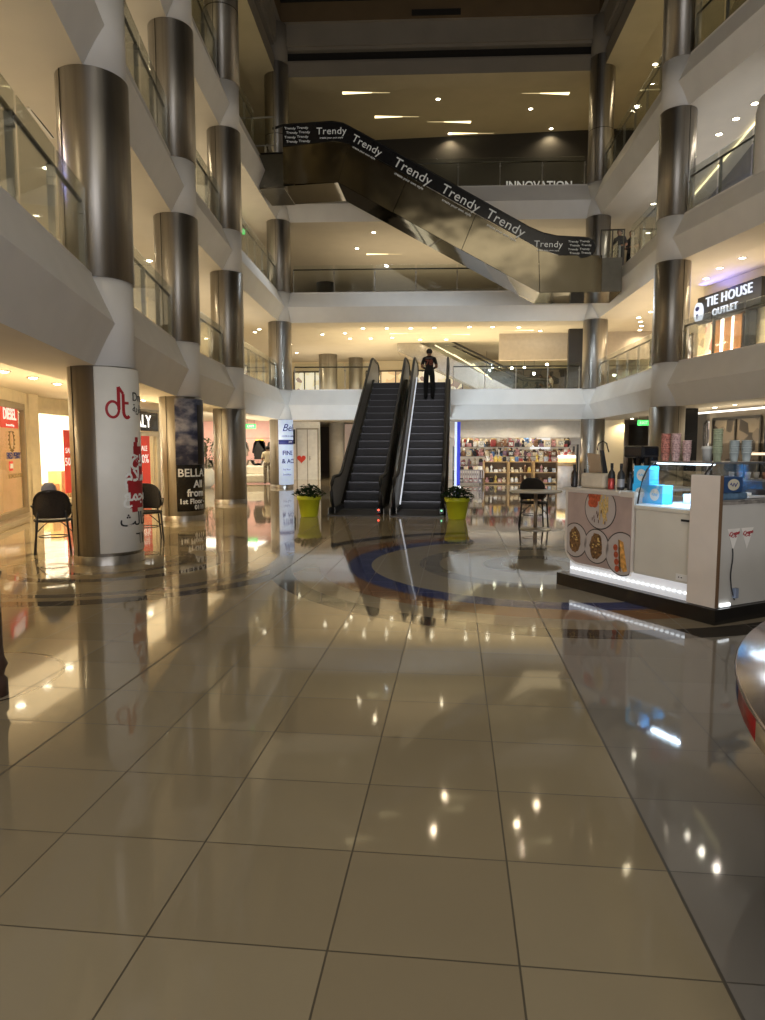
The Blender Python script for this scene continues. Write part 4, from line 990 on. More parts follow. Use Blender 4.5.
o = MB().box(-8.3, 32.6, 1.75, -7.75, 32.7, 2.45).build('screen', BLACKG); tag(o, 'black screen hanging beside the blue banner column', 'screen'); MB().box(-8.1, 32.59, 1.9, -7.9, 32.6, 2.25).build('picture', mat('screen white', (.8, .8, .8), .5, emit=(1, 1, 1), es=.5), o)
o = MB().box(-5.55, 34.2, 0, -4.75, 34.3, 2.75).build('printed_panel', mat('pink beige panel', (.66, .50, .42), .5)); tag(o, 'tall pinkish panel with small brown print beside the beige column', 'panel')
m = MB()
for i in range(9): m.box(-4.98-.02*(i % 3), 34.18, .5+i*.2, -4.8, 34.199, .56+i*.2)
m.build('print', mat('brown small print', (.3, .14, .1), .6), o)
struct(MB().box(-4.7, 34.6, 0, -2.6, 34.7, 2.83).build('wall_white_end', mat('white glowing end wall', (.9, .88, .82), .6, emit=(1, .95, .85), es=.35)))  # end wall made to glow as if lit
t = thing('roll_banner', 'narrow blue and white roll up banner beside the escalator foot, before the toy shop', 'banner', (.10, 27.6, 0))
MB().box(-.12, -.01, .05, -.02, .01, 2.6).build('white_sheet', mat('pale sheet', (.7, .76, .88), .5, emit=(.7, .8, 1), es=.3), t, False); MB().box(-.02, -.01, .05, .11, .01, 2.6).build('blue_sheet', BLUEB, t, False); MB().box(-.15, -.12, 0, .15, .12, .05).build('foot', CHROME, t, False)

# ------------------------------------------------------------------ column banners
def angle_to_cam(c): return math.atan2(-c[1], -c[0])
# red logo banner (column A), visible face towards the hall
aA = angle_to_cam(A)
a0, a1 = aA-.25, aA+1.55
t = tag(MB().band(A, .457, a0, a1, .165, 2.655, .012, 40).build('column_banner', BANW), 'white wrap round banner with red dt logo and Arabic lettering', 'banner')
R = .471
def onA(px, pz, s, body, m, name='lettering', bold=0., sx=1., align='CENTER'): return text(body, s, m, t, None, name, align, .002, wrap(A, R, px, pz), bold=bold, sx=sx)
def stroke(pts, r, m, name, c=A, rad=R, par=None):
    b = MB(); b.tube([(c[0]+rad*math.cos(a), c[1]+rad*math.sin(a), z) for a, z in pts], r, 6); return b.build(name, m, par or t)
def arc_pts(ac, zc, ra, rz, t0, t1, n=18): return [(ac+ra*math.cos(t0+(t1-t0)*i/n), zc+rz*math.sin(t0+(t1-t0)*i/n)) for i in range(n+1)]
lg = aA+.36
b = MB()
def flat(pts, wd):
    """ribbon of width wd following pts (angle, z) on the banner"""
    P = [Vector((a*R, z)) for a, z in pts]; L_ = []
    for i, p in enumerate(P):
        d = (P[min(i+1, len(P)-1)]-P[max(i-1, 0)]).normalized(); n = Vector((-d.y, d.x))*wd/2; L_.append((p+n, p-n))
    f = lambda q: (A[0]+(R+.001)*math.cos(q.x/R), A[1]+(R+.001)*math.sin(q.x/R), q.y)
    for (p, q), (p2, q2) in zip(L_, L_[1:]): b.poly([f(p), f(p2), f(q2), f(q)])
flat(arc_pts(lg-.13, 2.10, .17, .105, .15, 2*PI+.15, 28), .035)
flat([(lg+.04, 2.40), (lg+.04, 2.10)], .045); flat([(lg+.04, 2.40), (lg+.18, 2.31)], .04); flat([(lg+.18, 2.31), (lg+.18, 2.08)], .045)
flat(arc_pts(lg+.29, 2.08, .11, .085, PI, PI*1.75, 12), .045); flat([(lg+.14, 2.19), (lg+.36, 2.19)], .035)
b.build('red_logo', REDD, t, fix=False)
onA(lg+.50, 2.28, .17, 'Dream', INK, align='LEFT'); onA(lg+.50, 2.12, .15, 'ﺔﻳﺭﺎﺠﺗ', INK, align='LEFT')
# red blob with white Arabic script
b = MB()
bc = lg+.62
def rib(u0, u1, z, wd): flat([(u0+(u1-u0)*i/14, z) for i in range(15)], wd)
for u0, u1, z, wd in ((bc-.05, bc+.10, 1.70, .07), (bc-.12, bc+.06, 1.635, .07), (bc-.14, bc+.34, 1.53, .16), (bc-.20, bc+.40, 1.42, .14), (bc-.26, bc+.42, 1.29, .14), (bc-.42, bc+.44, 1.17, .14), (bc-.38, bc+.42, 1.05, .14), (bc-.30, bc+.40, .93, .14), (bc-.34, bc+.36, .82, .12), (bc-.26, bc-.02, .74, .07)): rib(u0, u1, z, wd)
b.build('red_emblem', REDD, t, fix=False)
R += .003
onA(bc+.10, 1.47, .26, 'ﺢﻳﺭ', WPRT, bold=.006); onA(bc+.06, 1.22, .28, 'ﻡﻼﺳ', WPRT, bold=.006); onA(bc+.02, .94, .24, 'ﻊﻤﺟﻣ', WPRT, bold=.006)
onA(bc+.02, .60, .26, 'ﺚﻟﺎﺜﻟﺍ', INK); onA(bc+.06, .33, .22, '٦١', INK, sx=1.2)
# sky poster (column B)
aB = angle_to_cam(B); b0, b1 = aB-.28, aB+1.55
t = tag(MB().band(B, .457, b0, b1, .22, 2.62, .012, 40).build('column_banner', BLACKG), 'black wrap round banner with white lettering under a dusk sky picture', 'banner')
MB().band(B, .468, b0, b1, 1.22, 2.62, .004, 40).build('sky_picture', SKYP, t)
def onB(px, pz, s, body, bold=0., sx=1., align='LEFT'): return text(body, s, WPRT, t, None, 'lettering', align, .002, wrap(B, .471, px, pz), bold=bold, sx=sx)
onB(b0+.06, 1.04, .24, 'BELLA', .004); onB(b0+.78, .80, .22, 'All', .006); onB(b0+.46, .61, .22, 'from', .006); onB(b0+.10, .43, .15, '1st Floor -', .004); onB(b0+.80, .30, .14, '0111', .003)
m = MB(); m.band(B, .473, b0+1.05, b0+1.5, 1.23, 2.5, .002, 10); m.build('dark_figure', mat('poster dark tower', (.02, .018, .02), .5), t)
# pale blue banner (column D)
aD = angle_to_cam(D); d0, d1 = aD-.25, aD+1.5
t = tag(MB().band(D, .457, d0, d1, .12, 2.66, .012, 30).build('column_banner', BLUEV), 'pale blue wrap round banner with navy script and navy stripe', 'banner')
MB().band(D, .468, d0+.02, d1, 1.70, 1.88, .004, 30).build('navy_stripe', NAVY, t)
def onD(px, pz, s, body, m=NAVY, bold=0., sx=1., sh=0., align='LEFT'): return text(body, s, m, t, None, 'lettering', align, .002, wrap(D, .474, px, pz), bold=bold, sx=sx, shear=sh)
onD(d0+.30, 2.34, .40, 'Bella', sh=.35); onD(d0+.30, 2.02, .08, 'HOME & FASHION'); onD(d0+.85, 1.79, .13, '20%', WPRT)
onD(d0+.32, 1.36, .24, 'FINE', bold=.005); onD(d0+.26, 1.04, .24, '& ACC', bold=.005); onD(d0+.34, .72, .10, '1st floor'); onD(d0+.34, .52, .10, '2nd floor')

# ------------------------------------------------------------------ tie shop sign
pA, pB = Vector((7.72, 22.95)), Vector((8.40, 20.35)); dt, Lt = e2(pA, pB); nt_ = Vector((dt.y, -dt.x))   # towards the hall
if nt_.x > 0: nt_ = -nt_
e = thing('shop_sign', 'long black shop sign with round emblem and white lit lettering, behind the first gallery railing', 'sign', (pA.x+nt_.x*.08, pA.y+nt_.y*.08, 5.45), math.atan2(dt.y, dt.x))
MB().box(.05, -.10, 0, Lt+.25, .06, .80).build('board', BLACKP, e, False)
Mt = wm(e)
text('TIE HOUSE', .40, SIGNW, e, Mt @ plane_M((1.58, -.14, .56), (1, 0, 0)), extr=.02, sp=1.1); text('OUTLET', .29, SIGNW, e, Mt @ plane_M((1.45, -.14, .20), (1, 0, 0)), extr=.02, sp=1.1)
o = MB(); pts = [(.18*math.sin(a), .30*math.cos(a) if math.cos(a) > 0 else .30*math.cos(a)) for a in [2*PI*i/24 for i in range(24)]]
o.ext([(.20+x, -.2, .34+z) for x, z in pts], (0, .1, 0)); o.build('round_emblem', SIGNW, e, False)
m = MB(); m.ext([(.20+x*.55, -.205, .45+z*.22) for x, z in pts], (0, .004, 0)); m.ext([(.20+x, -.205, .22+z) for x, z in ((-.05, .06), (.05, .06), (.03, -.06), (0, -.10), (-.03, -.06))], (0, .004, 0)); m.build('emblem_print', NAVY, e, False)
# its entrance: dark frame, wooden panels, lit slots
e = thing('shop_facade', 'tie shop front with orange wood panels and bright vertical lights', 'shop front', (pA.x+nt_.x*.05, pA.y+nt_.y*.05, ZT[1]), math.atan2(dt.y, dt.x))
for i, (x0, x1, mm) in enumerate(((.0, .35, GWARM), (.38, .70, GRED), (.72, 1.10, 'w'), (1.12, 1.24, 'l'), (1.26, 1.60, 'w'), (1.62, 1.70, 'l'), (1.72, 2.05, 'w'), (2.08, 2.66, 'd'))):
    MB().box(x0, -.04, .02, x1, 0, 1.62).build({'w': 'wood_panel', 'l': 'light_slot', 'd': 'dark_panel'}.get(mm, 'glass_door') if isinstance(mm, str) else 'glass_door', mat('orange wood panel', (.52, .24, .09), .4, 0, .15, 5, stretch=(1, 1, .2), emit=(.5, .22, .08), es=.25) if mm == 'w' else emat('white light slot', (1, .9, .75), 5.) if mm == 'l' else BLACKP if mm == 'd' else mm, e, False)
MB().box(-.03, -.06, 0, 2.9, .02, .02).build('threshold', BLACKP, e, False)
area((7.75, 21.7, 6.32), (-.3, -.1, 1), .25, 2.6, 11, (.16, .18, 1.0)).rotation_euler[2] = .25

# ------------------------------------------------------------------ innovation sign
o = thing('hanging_sign', 'dim white lit capital lettering above the third gallery back edge', 'sign', (3.55, 31.5, ZT[3]))
m = MB(); m.bar((1.9, 31.52, ZT[3]+1.46), (5.2, 31.85, ZT[3]+1.46), .03, .04); m.build('mounting_rail', DARKST, o)
m = MB(); m.bar((2.0, 31.53, ZT[3]), (2.0, 31.53, ZT[3]+1.44), .04, .04); m.bar((5.1, 31.84, ZT[3]), (5.1, 31.84, ZT[3]+1.44), .04, .04); m.build('stand_pole', DARKST, o)
text('INNOVATION', .46, mat('lit dim letters', (.6, .6, .6), .5, emit=(.9, .9, 1), es=.16), o, plane_M((3.55, 31.5, ZT[3]+1.60), (1, .1, 0)), extr=.02, bold=.005)
# ------------------------------------------------------------------ food kiosk
KO = (1.287, 8.073, 0); KR = math.atan2(-.842, .5395)
MK = Matrix.Translation(KO) @ Matrix.Rotation(KR, 4, 'Z')
def KP(u, w_, z): return MK @ Vector((u, w_, z))
t = thing('food_kiosk', 'white food kiosk on black plinth with plates poster and glowing base strip', 'kiosk', KO, KR)
MB().box(-.02, -.09, 0, 2.08, 1.75, .14).build('plinth', mat('black kiosk plinth', (.012, .011, .010), .25), t, False)
pr = [(1.02, .26), (1.02, 1.11), (0, 1.11), (0, .50)] + [(.22-.22*math.cos(a), .48-.22*math.sin(a)) for a in [PI/2*i/8 for i in range(1, 9)]]
MB().ext([(x, 0, z) for x, z in pr], (0, .12, 0)).build('front_panel', WHITEL, t, False)
MB().box(.12, .05, .14, 2.0, 1.6, 1.0).build('cabinet', WHITEL, t, False)
MB().box(-.03, -.03, 1.11, .84, 1.3, 1.14).build('counter_top', mat('pale counter top', (.62, .56, .48), .3), t, False)
MB().box(.84, -.01, 1.08, 1.03, .12, 1.135).build('counter_edge', MATS['pale counter top'], t, False)
MB().box(.02, .12, .26, .06, 1.25, 1.11).build('end_panel', WHITEL, t, False)
# poster with four printed plates
pp = [(1.0, .285), (1.0, 1.085), (.045, 1.085), (.045, .50)] + [(.235-.19*math.cos(a), .475-.19*math.sin(a)) for a in [PI/2*i/8 for i in range(1, 9)]]
po = MB().ext([(x, -.006, z) for x, z in pp], (0, .006, 0)).build('poster', mat('pinkish beige poster', (.42, .315, .275), .4, 0, .12, 4.), t, False)
PL = mat('printed plate white', (.47, .41, .375), .4, 0, .06, 6.); RIM = mat('printed plate outline', (.05, .04, .035), .5)
F1 = mat('printed red salami', (.45, .08, .03), .5, 0, .4, 40.); F2 = mat('printed fries', (.62, .42, .14), .5, 0, .3, 50.); F3 = mat('printed brown crepe', (.16, .08, .03), .5, 0, .7, 45.); F4 = mat('printed golden wrap', (.66, .33, .08), .5, 0, .5, 22.); F5 = mat('printed sauce', (.09, .025, .012), .5)
def clip(pts): return [(min(max(x, .048), .998), min(z, 1.083)) for x, z in pts]
def ell(c, ru, rz, n=40): return [(c[0]+ru*math.cos(2*PI*i/n), c[1]+rz*math.sin(2*PI*i/n)) for i in range(n)]
def plate(c, r, food):
    m = MB(); m.poly([(x, -.0075, z) for x, z in clip(ell(c, r, r))]); m.mi = 1; m.poly([(x, -.009, z) for x, z in clip(ell(c, r-.012, r-.012))])
    y = -.0105
    r_ = random.Random(int(c[0]*100))
    for kind in food:
        if kind == 'salami':
            m.mi = 2
            for i in range(5): y -= .0004; m.poly([(x, y, z) for x, z in clip(ell((c[0]-.13+.05*(i % 3), c[1]+.12-.07*(i//3)), .05, .05, 16))])
        if kind == 'fries':
            for i in range(12):
                m.mi = 3; y -= .0004; x0, z0, a = c[0]+.0+r_.uniform(0, .12), c[1]+r_.uniform(-.10, .13), r_.uniform(-.4, .4)+PI/2
                dx, dz = math.cos(a)*.08, math.sin(a)*.08; m.poly([(x, y, z) for x, z in clip([(x0-dx-.009, z0-dz), (x0-dx+.009, z0-dz), (x0+dx+.009, z0+dz), (x0+dx-.009, z0+dz)])])
        if kind == 'drops':
            m.mi = 6
            for i in range(9): y -= .0003; m.poly([(x, y, z) for x, z in clip(ell((c[0]+r_.uniform(-.14, .14), c[1]-r_.uniform(.02, .17)), .006, .022, 8))])
        if kind == 'pile':
            m.mi = 4; m.poly([(x, y, z) for x, z in clip([(c[0]+(.085+.02*r_.random())*math.cos(a), c[1]+(.13+.03*r_.random())*math.sin(a)) for a in [2*PI*i/26 for i in range(26)]])])
            m.mi = 3
            for i in range(10): y -= .0003; m.poly([(x, y, z) for x, z in clip(ell((c[0]+r_.uniform(-.05, .05), c[1]+r_.uniform(-.09, .09)), .012, .01, 8))])
        if kind == 'wrap':
            m.mi = 5; m.poly([(x, y, z) for x, z in [(c[0]-.04, c[1]+.15), (c[0]+.02, c[1]+.13), (c[0]+.085, c[1]-.17), (c[0]+.03, c[1]-.19), (c[0]-.03, c[1]-.1)]])
            m.mi = 4; m.poly([(x, y-.0004, z) for x, z in [(c[0]-.05, c[1]+.15), (c[0]-.03, c[1]+.14), (c[0]+.0, c[1]-.19), (c[0]-.03, c[1]-.18)]])
            m.mi = 2
            for i in range(4): y -= .0004; m.poly([(x, y-.001, z) for x, z in ell((c[0]-.085+.01*i, c[1]+.06-.075*i), .032, .036, 14)])
    m.build('plate_print', [RIM, PL, F1, F2, F3, F4, F5], po, False, fix=False)
plate((.557, .935), .235, ('salami', 'fries', 'drops'))
plate((.18, .54), .20, ('pile',)); plate((.515, .51), .195, ('pile',)); plate((.885, .475), .235, ('wrap',))
# freezer front, board, side, base light
MB().box(1.05, -.005, .30, 1.75, .05, .985).build('freezer_panel', WHITEK, t, False, bevel=.012)
MB().box(1.04, -.015, .965, 1.76, .30, 1.005).build('freezer_lid', WHITEK, t, False, bevel=.01)
MB().box(1.62, -.02, .895, 1.72, -.004, .915).build('freezer_handle', BLACKP, t, False)
o = MB().box(1.58, -.012, .325, 1.72, -.004, .385).build('power_outlet', mat('white outlet', (.8, .78, .74), .3), t, False)
m = MB()
for x in (1.61, 1.64, 1.67): m.cyl(.006, 0, .003, (0, 0), 8); 
m = MB()
for x in (1.615, 1.645): m.box(x-.006, -.0135, .35, x+.006, -.012, .362)
m.build('socket_hole', BLACKP, o, False)
MB().box(1.745, -.055, .145, 2.045, -.015, 1.345).build('white_board', mat('cream white board', (.72, .64, .56), .4, 0, .03), t, False)
MB().box(2.045, -.05, .15, 2.052, -.012, 1.345).build('board_edge', mat('raw wood edge', (.16, .09, .045), .7), t, False)
MB().box(1.99, .0, .145, 2.035, 1.7, 1.085).build('side_panel', GRAYK, t, False)
m = MB(); r_ = random.Random(3)
for i in range(17): m.box(2.0, .1*i, 1.08, 2.04+r_.uniform(0, .012), .1*i+.1, 1.112+r_.uniform(-.012, .006))
m.build('side_counter_edge', mat('worn grey edge', (.22, .20, .18), .6, 0, .4, 12), t, False)
MB().box(1.76, .06, 1.06, 2.0, 1.7, 1.12).build('side_counter', mat('grey counter board', (.36, .34, .31), .5), t, False)
m = MB()
for i in range(25): m.box(.13+i*.0645, -.02, .205, .16+i*.0645, .0, .222)
m.build('base_light_strip', LED, t, False)
MB().box(.1, .0, .14, 1.75, .06, .30).build('base_skirt', mat('white skirt', (.8, .78, .76), .4, emit=(.85, .9, 1), es=.25), t, False)  # strip's light on the skirt painted as a glow of its own
MB().box(2.04, .02, .15, 2.056, .15, .18).build('side_light', LED, t, False)
#area(KP(.9, -.05, .24), MK.to_3x3() @ Vector((0, -.5, -1)), 1.7, .03, 1.5, (.85, .93, 1))
def pennant(w0, label):
    o = MB().ext([MK @ Vector((2.038, w_, z)) for w_, z in ((w0-.085, .86), (w0+.085, .86), (w0, .66))], MK.to_3x3() @ Vector((.003, 0, 0))).build('pennant', mat('white paper', (.80, .77, .72), .6)); tag(o, label, 'pennant')
    text('Crepe', .055, REDD, o, MK @ plane_M((2.043, w0, .815), (0, 1, .12)), shear=.4); m = MB(); m.tube([MK @ Vector((2.043, w0-.04+.01*i, .785+.006*math.sin(i*1.7))) for i in range(9)], .003, 5); m.build('underline', REDD, o)
pennant(.17, 'white triangular pennant with red script on the kiosk side, above the cable'); pennant(.36, 'white triangular pennant with red script on the kiosk side, away from the board')
t2 = thing('power_cable', 'dark cable with plug hanging down the kiosk side panel', 'cable', KP(2.045, .15, .3))
MB().tube([KP(2.05, .15+.01*math.sin(i*.9), .68-.045*i) for i in range(9)]+[KP(2.05, .18, .26), KP(2.05, .21, .2)], .006, 6).build('cord', BLACKP, t2)
m = MB(); m.T = MK; m.box(2.04, .19, .22, 2.075, .23, .31); m.build('plug', mat('blue grey plug', (.25, .3, .42), .5), t2)
# glass display case
t = thing('display_case', 'curved glass display case lit blue white on the kiosk counter', 'display case', KP(1.35, .4, 1.0), KR)
cv = [(1.0-.0, .0, 0)]
curve = [(.01, 1.01), (.03, 1.14), (.07, 1.27), (.13, 1.37), (.22, 1.445)]
m = MB(); m.T = MK
for (w0, z0), (w1, z1) in zip(curve, curve[1:]): m.poly([(1.06, w0, z0), (1.76, w0, z0), (1.76, w1, z1), (1.06, w1, z1)])
m.build('front_glass', CASEGL, t)
for u in (1.06, 1.76):
    m = MB(); m.T = MK; m.poly([(u, w_, z) for w_, z in curve+[(.95, 1.445), (.95, 1.01)]]); m.build('side_glass', CASEGL, t)
    m = MB(); m.T = MK; m.tube([(u, w_, z) for w_, z in curve], .009, 6); m.build('edge_trim', BLACKP, t)
m = MB(); m.T = MK; m.box(1.04, .20, 1.44, 1.78, .98, 1.456); m.build('top_panel', mat('case top', (.25, .26, .28), .2, .5), t)
m = MB(); m.T = MK; m.box(1.05, .0, 1.006, 1.755, .98, 1.02); m.build('case_floor', mat('pale blue case floor', (.70, .82, .92), .3, emit=(.6, .8, 1), es=.25), t)  # case light on the floor painted as its own blue glow
m = MB(); m.T = MK; m.box(1.06, .94, 1.02, 1.76, .955, 1.44); m.build('back_glass', CASEGL, t)
m = MB(); m.T = MK; m.box(1.06, .25, 1.22, 1.76, .85, 1.228); m.build('glass_shelf', CASEGL, t)
m = MB(); m.T = MK; m.box(1.08, .24, 1.425, 1.74, .27, 1.438); m.build('case_light', LAMPC, t)
area(KP(1.4, .30, 1.42), (0, 0, -1), .6, .05, 9, (.66, .84, 1)).rotation_euler[2] = KR
for i in range(6):
    o = MB().lathe([(0, 0), (.05, 0), (.055, .02), (.055, .10), (.05, .10), (.048, .02), (0, .02)], 16).build('ice_cream_tub', mat('pale plastic tub', (.75, .82, .9), .3)); o.location = KP(1.32+.15*(i % 3), .45+.2*(i//3), 1.02+(.001)); tag(o, 'pale round tub inside the lit display case', 'tub', 'tubs inside the display case')
# cyan boxes with white round badges
CY = mat('cyan box card', (.03, .36, .66), .5, 0, .05, emit=(.03, .4, .75), es=.25)
def cyanbox(u, w_, z, rz, label):
    o = MB().box(-.10, -.07, 0, .10, .07, .19).build('cake_box', CY); o.location = KP(u, w_, z); o.rotation_euler = (0, 0, KR+rz); tag(o, label, 'box')
    m = MB(); m.disc((0, -.072, .095), .062, 'y', 24); m.build('white_badge', WPRT, o, False); m = MB(); m.tube([(-.035+.01*i, -.075, .095+.014*math.sin(i*1.9)) for i in range(8)], .003, 5); m.build('badge_script', CY, o, False)
cyanbox(.955, .22, 1.022, .0, 'cyan box with white badge, lower one outside the glass case')
cyanbox(1.17, .20, 1.022, -.05, 'cyan box with white badge inside the glass case')
cyanbox(.95, .24, 1.213, .03, 'cyan box with white badge, on top of the other cyan boxes')
# paper cups
def cups(u, w_, z, n, m, label, r=.038, cat='paper cups'):
    t = thing('cup_stack', label, cat, KP(u, w_, z), 0)
    for i in range(n): MB().lathe([(r*.72, 0), (r, .085), (r*1.08, .085), (r*1.08, .092), (r*.98, .092)], 18, (0, 0, i*.0235)).build('cup', m, t, False)
RC1 = mat('red patterned cup', (.75, .28, .22), .5, 0, .6, 60.); RC2 = mat('pink patterned cup', (.85, .50, .48), .5, 0, .5, 60.)
cups(1.10, .34, 1.457, 9, RC1, 'tall stack of red patterned cups on the display case, first of three', .045); cups(1.21, .36, 1.457, 9, RC2, 'tall stack of pink red cups on the display case, middle of three', .045); cups(1.325, .38, 1.457, 6, RC2, 'shorter stack of pink red cups on the display case, last of three', .042)
GC = mat('pale green cup', (.50, .56, .38), .5, 0, .15, 40.); CC = mat('clear cup', (.55, .62, .62), .25, 0, .1)
cups(1.40, .74, 1.457, 11, GC, 'tall stack of pale green cups on the display case', .045); cups(1.56, .78, 1.457, 6, CC, 'stack of clear cups beside the pale green cups', .045); cups(1.68, .80, 1.457, 6, CC, 'stack of clear cups next to the kiosk board, second from the green cups', .045)
o = MB().lathe([(0, 0), (.045, 0), (.05, .12), (.062, .125), (.05, .15), (0, .155)], 18).build('lidded_tub', mat('white tub', (.72, .72, .68), .4)); o.location = KP(1.28, .74, 1.457); tag(o, 'white lidded tub beside the pale green cup stack', 'tub')
# machine, bottles, bag, screen, lantern
t = thing('coffee_machine', 'tall black drinks machine behind the kiosk counter bottles', 'machine', KP(.58, .55, 1.142), KR)
MB().box(-.13, -.12, 0, .13, .14, .05).build('drip_tray', BLACKP, t, False); MB().box(-.13, .02, .05, .13, .14, .46).build('body', BLACKG, t, False, bevel=.02); MB().box(-.14, -.12, .34, .14, .14, .47).build('head', BLACKG, t, False, bevel=.025)
for s in (-.06, .06): MB().cyl(.018, .06, .34, (s, -.03), 12).build('steel_tube', CHROME, t, False)
def bottle(u, w_, m, label, s=1., cap=BLACKP, lab=None, z=1.141):
    t = thing('bottle', label, 'bottle', KP(u, w_, z), 0)
    MB().lathe([(0, 0), (.032*s, 0), (.034*s, .01), (.034*s, .13*s), (.028*s, .16*s), (.013*s, .18*s), (.012*s, .205*s)], 18).build('glass_body', m, t, False); MB().cyl(.014*s, .2*s, .245*s, (0, 0), 12).build('cap', cap, t, False)
    if lab: MB().lathe([(.0345*s, .03), (.0345*s, .10*s)], 18).build('paper_label', lab, t, False)
AMB = mat('dark amber glass', (.035, .014, .008), .2)
bottle(-.0, .12, AMB, 'dark amber bottle at the end of the kiosk counter', 1.05, lab=mat('brown label', (.25, .13, .09), .5)); bottle(.075, .21, AMB, 'dark amber bottle with pale label, second from the counter end', .85, lab=mat('beige label', (.5, .42, .36), .5)); bottle(.085, .05, BLACKP, 'short black bottle beside the beige napkin pack', .9)
bottle(.535, .17, BLACKP, 'slim black pump bottle behind the red can', 1.15); bottle(.70, .14, BLACKP, 'black bottle before the drinks machine', 1.15, lab=mat('silver label', (.3, .3, .32), .4)); bottle(.79, .18, BLACKP, 'small black bottle beside the cyan box', .8)
o = MB().lathe([(0, 0), (.030, 0), (.034, .01), (.034, .105), (.028, .12), (0, .122)], 18).build('drink_can', mat('red can', (.45, .06, .05), .3, .4)); o.location = KP(.60, .10, 1.141); tag(o, 'red drink can on the kiosk counter between black bottles', 'can')
m = MB(); m.box(-.18, -.08, 0, .17, .08, .165); o = m.build('napkin_pack', mat('beige paper pack', (.60, .52, .40), .7, 0, .1, 8, bump=.3, bscale=9.), bevel=.03); o.location = KP(.315, .17, 1.141); o.rotation_euler = (0, 0, KR+.08); tag(o, 'crumpled beige napkin pack on the kiosk counter', 'pack')
t = thing('order_screen', 'brown backed order screen tilted on the kiosk counter end', 'screen', KP(.10, .40, 1.141), .30)
m = MB(); m.T = None; m.ext([(-.11, 0, .12), (.05, 0, .10), (.05, .07, .37), (-.11, .07, .39)], (0, .012, 0)); m.build('back_board', mat('brown card', (.34, .22, .12), .6), t, False)
MB().ext([(.07, -.01, .06), (.13, -.01, .08), (.10, .07, .42), (.06, .07, .42)], (0, .03, 0)).build('screen_edge', BLACKP, t, False); MB().box(-.02, -.02, 0, .02, .02, .16).build('stand', BLACKP, t, False); MB().cyl(.07, 0, .012, (0, 0), 16).build('foot', BLACKP, t, False)
MB().tube([(.0, .05, .42), (.02, .05, .50), (.07, .05, .53), (.12, .05, .50), (.15, .05, .40)], .008, 6).build('wire', BLACKP, t, False)
# sweets stand glowing just behind the counter end
t = thing('sweets_stand', 'white round sweets stand with glowing shelf far behind the kiosk counter end', 'stand', (4.4, 27.6, 0))
MB().lathe([(0, 0), (.34, 0), (.34, .86), (.0, .86)], 28).build('drum', mat('white stand drum', (.80, .70, .62), .5), t, False); MB().lathe([(.355, .86), (.355, 1.0), (0, 1.0)], 28).build('wood_band', WOOD, t, False)
MB().lathe([(0, 1.0), (.34, 1.0), (.34, 1.17), (0, 1.17)], 28).build('lit_drum', mat('glowing drum', (1, .75, .4), .5, emit=(1, .60, .2), es=1.3, var=.3, nscale=9.), t, False); MB().lathe([(0, 1.17), (.35, 1.17), (.35, 1.27), (0, 1.27)], 28).build('lit_shelf', mat('glowing white shelf', (1, .95, .85), .5, emit=(1, .92, .8), es=1.3), t, False)
r_ = random.Random(8)
for i in range(17):
    k_, n_, q, z = (i, 10, .255, 1.346) if i < 10 else (i-10, 6, .14, 1.43) if i < 16 else (0, 1, 0, 1.52)
    a = 2*PI*k_/n_; o = MB().ball(.074, (0, 0, 0), 10, 7, (1, 1, .95)).build('sweet', mat('sweet %d' % (i % 4), [(.75, .6, .45), (.35, .18, .1), (.85, .8, .7), (.6, .12, .1)][i % 4], .5)); o.location = (4.4+q*math.cos(a), 27.6+q*math.sin(a), z); tag(o, '%s sweet heaped on the glowing sweets stand' % ['tan', 'brown', 'cream', 'red'][i % 4], 'sweet', '%s sweets on the stand' % ['tan', 'brown', 'cream', 'red'][i % 4])
# things on the side counter
t = thing('blue_box', 'dark blue box with pale round badge on the kiosk side counter', 'box', KP(1.93, .15, 1.19), KR)
MB().box(-.10, -.125, 0, .10, .125, .14).build('carton', mat('dark blue card', (.02, .06, .16), .5), t, False)
m = MB(); m.ext([(.101, .08*math.cos(a), .07+.052*math.sin(a)) for a in [2*PI*i/20 for i in range(20)]], (.002, 0, 0)); m.build('pale_badge', mat('cream badge', (.6, .55, .42), .5), t, False); m = MB(); m.tube([(.105, -.05+.012*i, .07+.018*math.sin(i*1.8)) for i in range(9)], .004, 5); m.build('badge_script', NAVY, t, False)
o = MB().box(-.11, -.19, 0, .11, .17, .066).build('folded_towel', mat('blue grey towel', (.08, .15, .24), .9, 0, .3, 15, bump=.4, bscale=20.), bevel=.02); o.location = KP(1.92, .19, 1.122); o.rotation_euler = (0, 0, KR); tag(o, 'folded blue grey towel under the dark blue box', 'towel')
t = thing('serving_tray', 'pale serving tray with dark cloth on the kiosk side counter', 'tray', KP(1.91, .60, 1.128), KR)
MB().box(-.10, -.20, 0, .10, .22, .02).build('tray_base', mat('pale tray', (.62, .62, .62), .35), t, False); MB().box(-.06, -.04, .02, .07, .16, .07).build('dark_cloth', mat('dark cloth', (.035, .03, .03), .9), t, False, bevel=.02); MB().box(-.09, -.18, .02, .04, -.08, .045).build('napkin', WPRT, t, False)
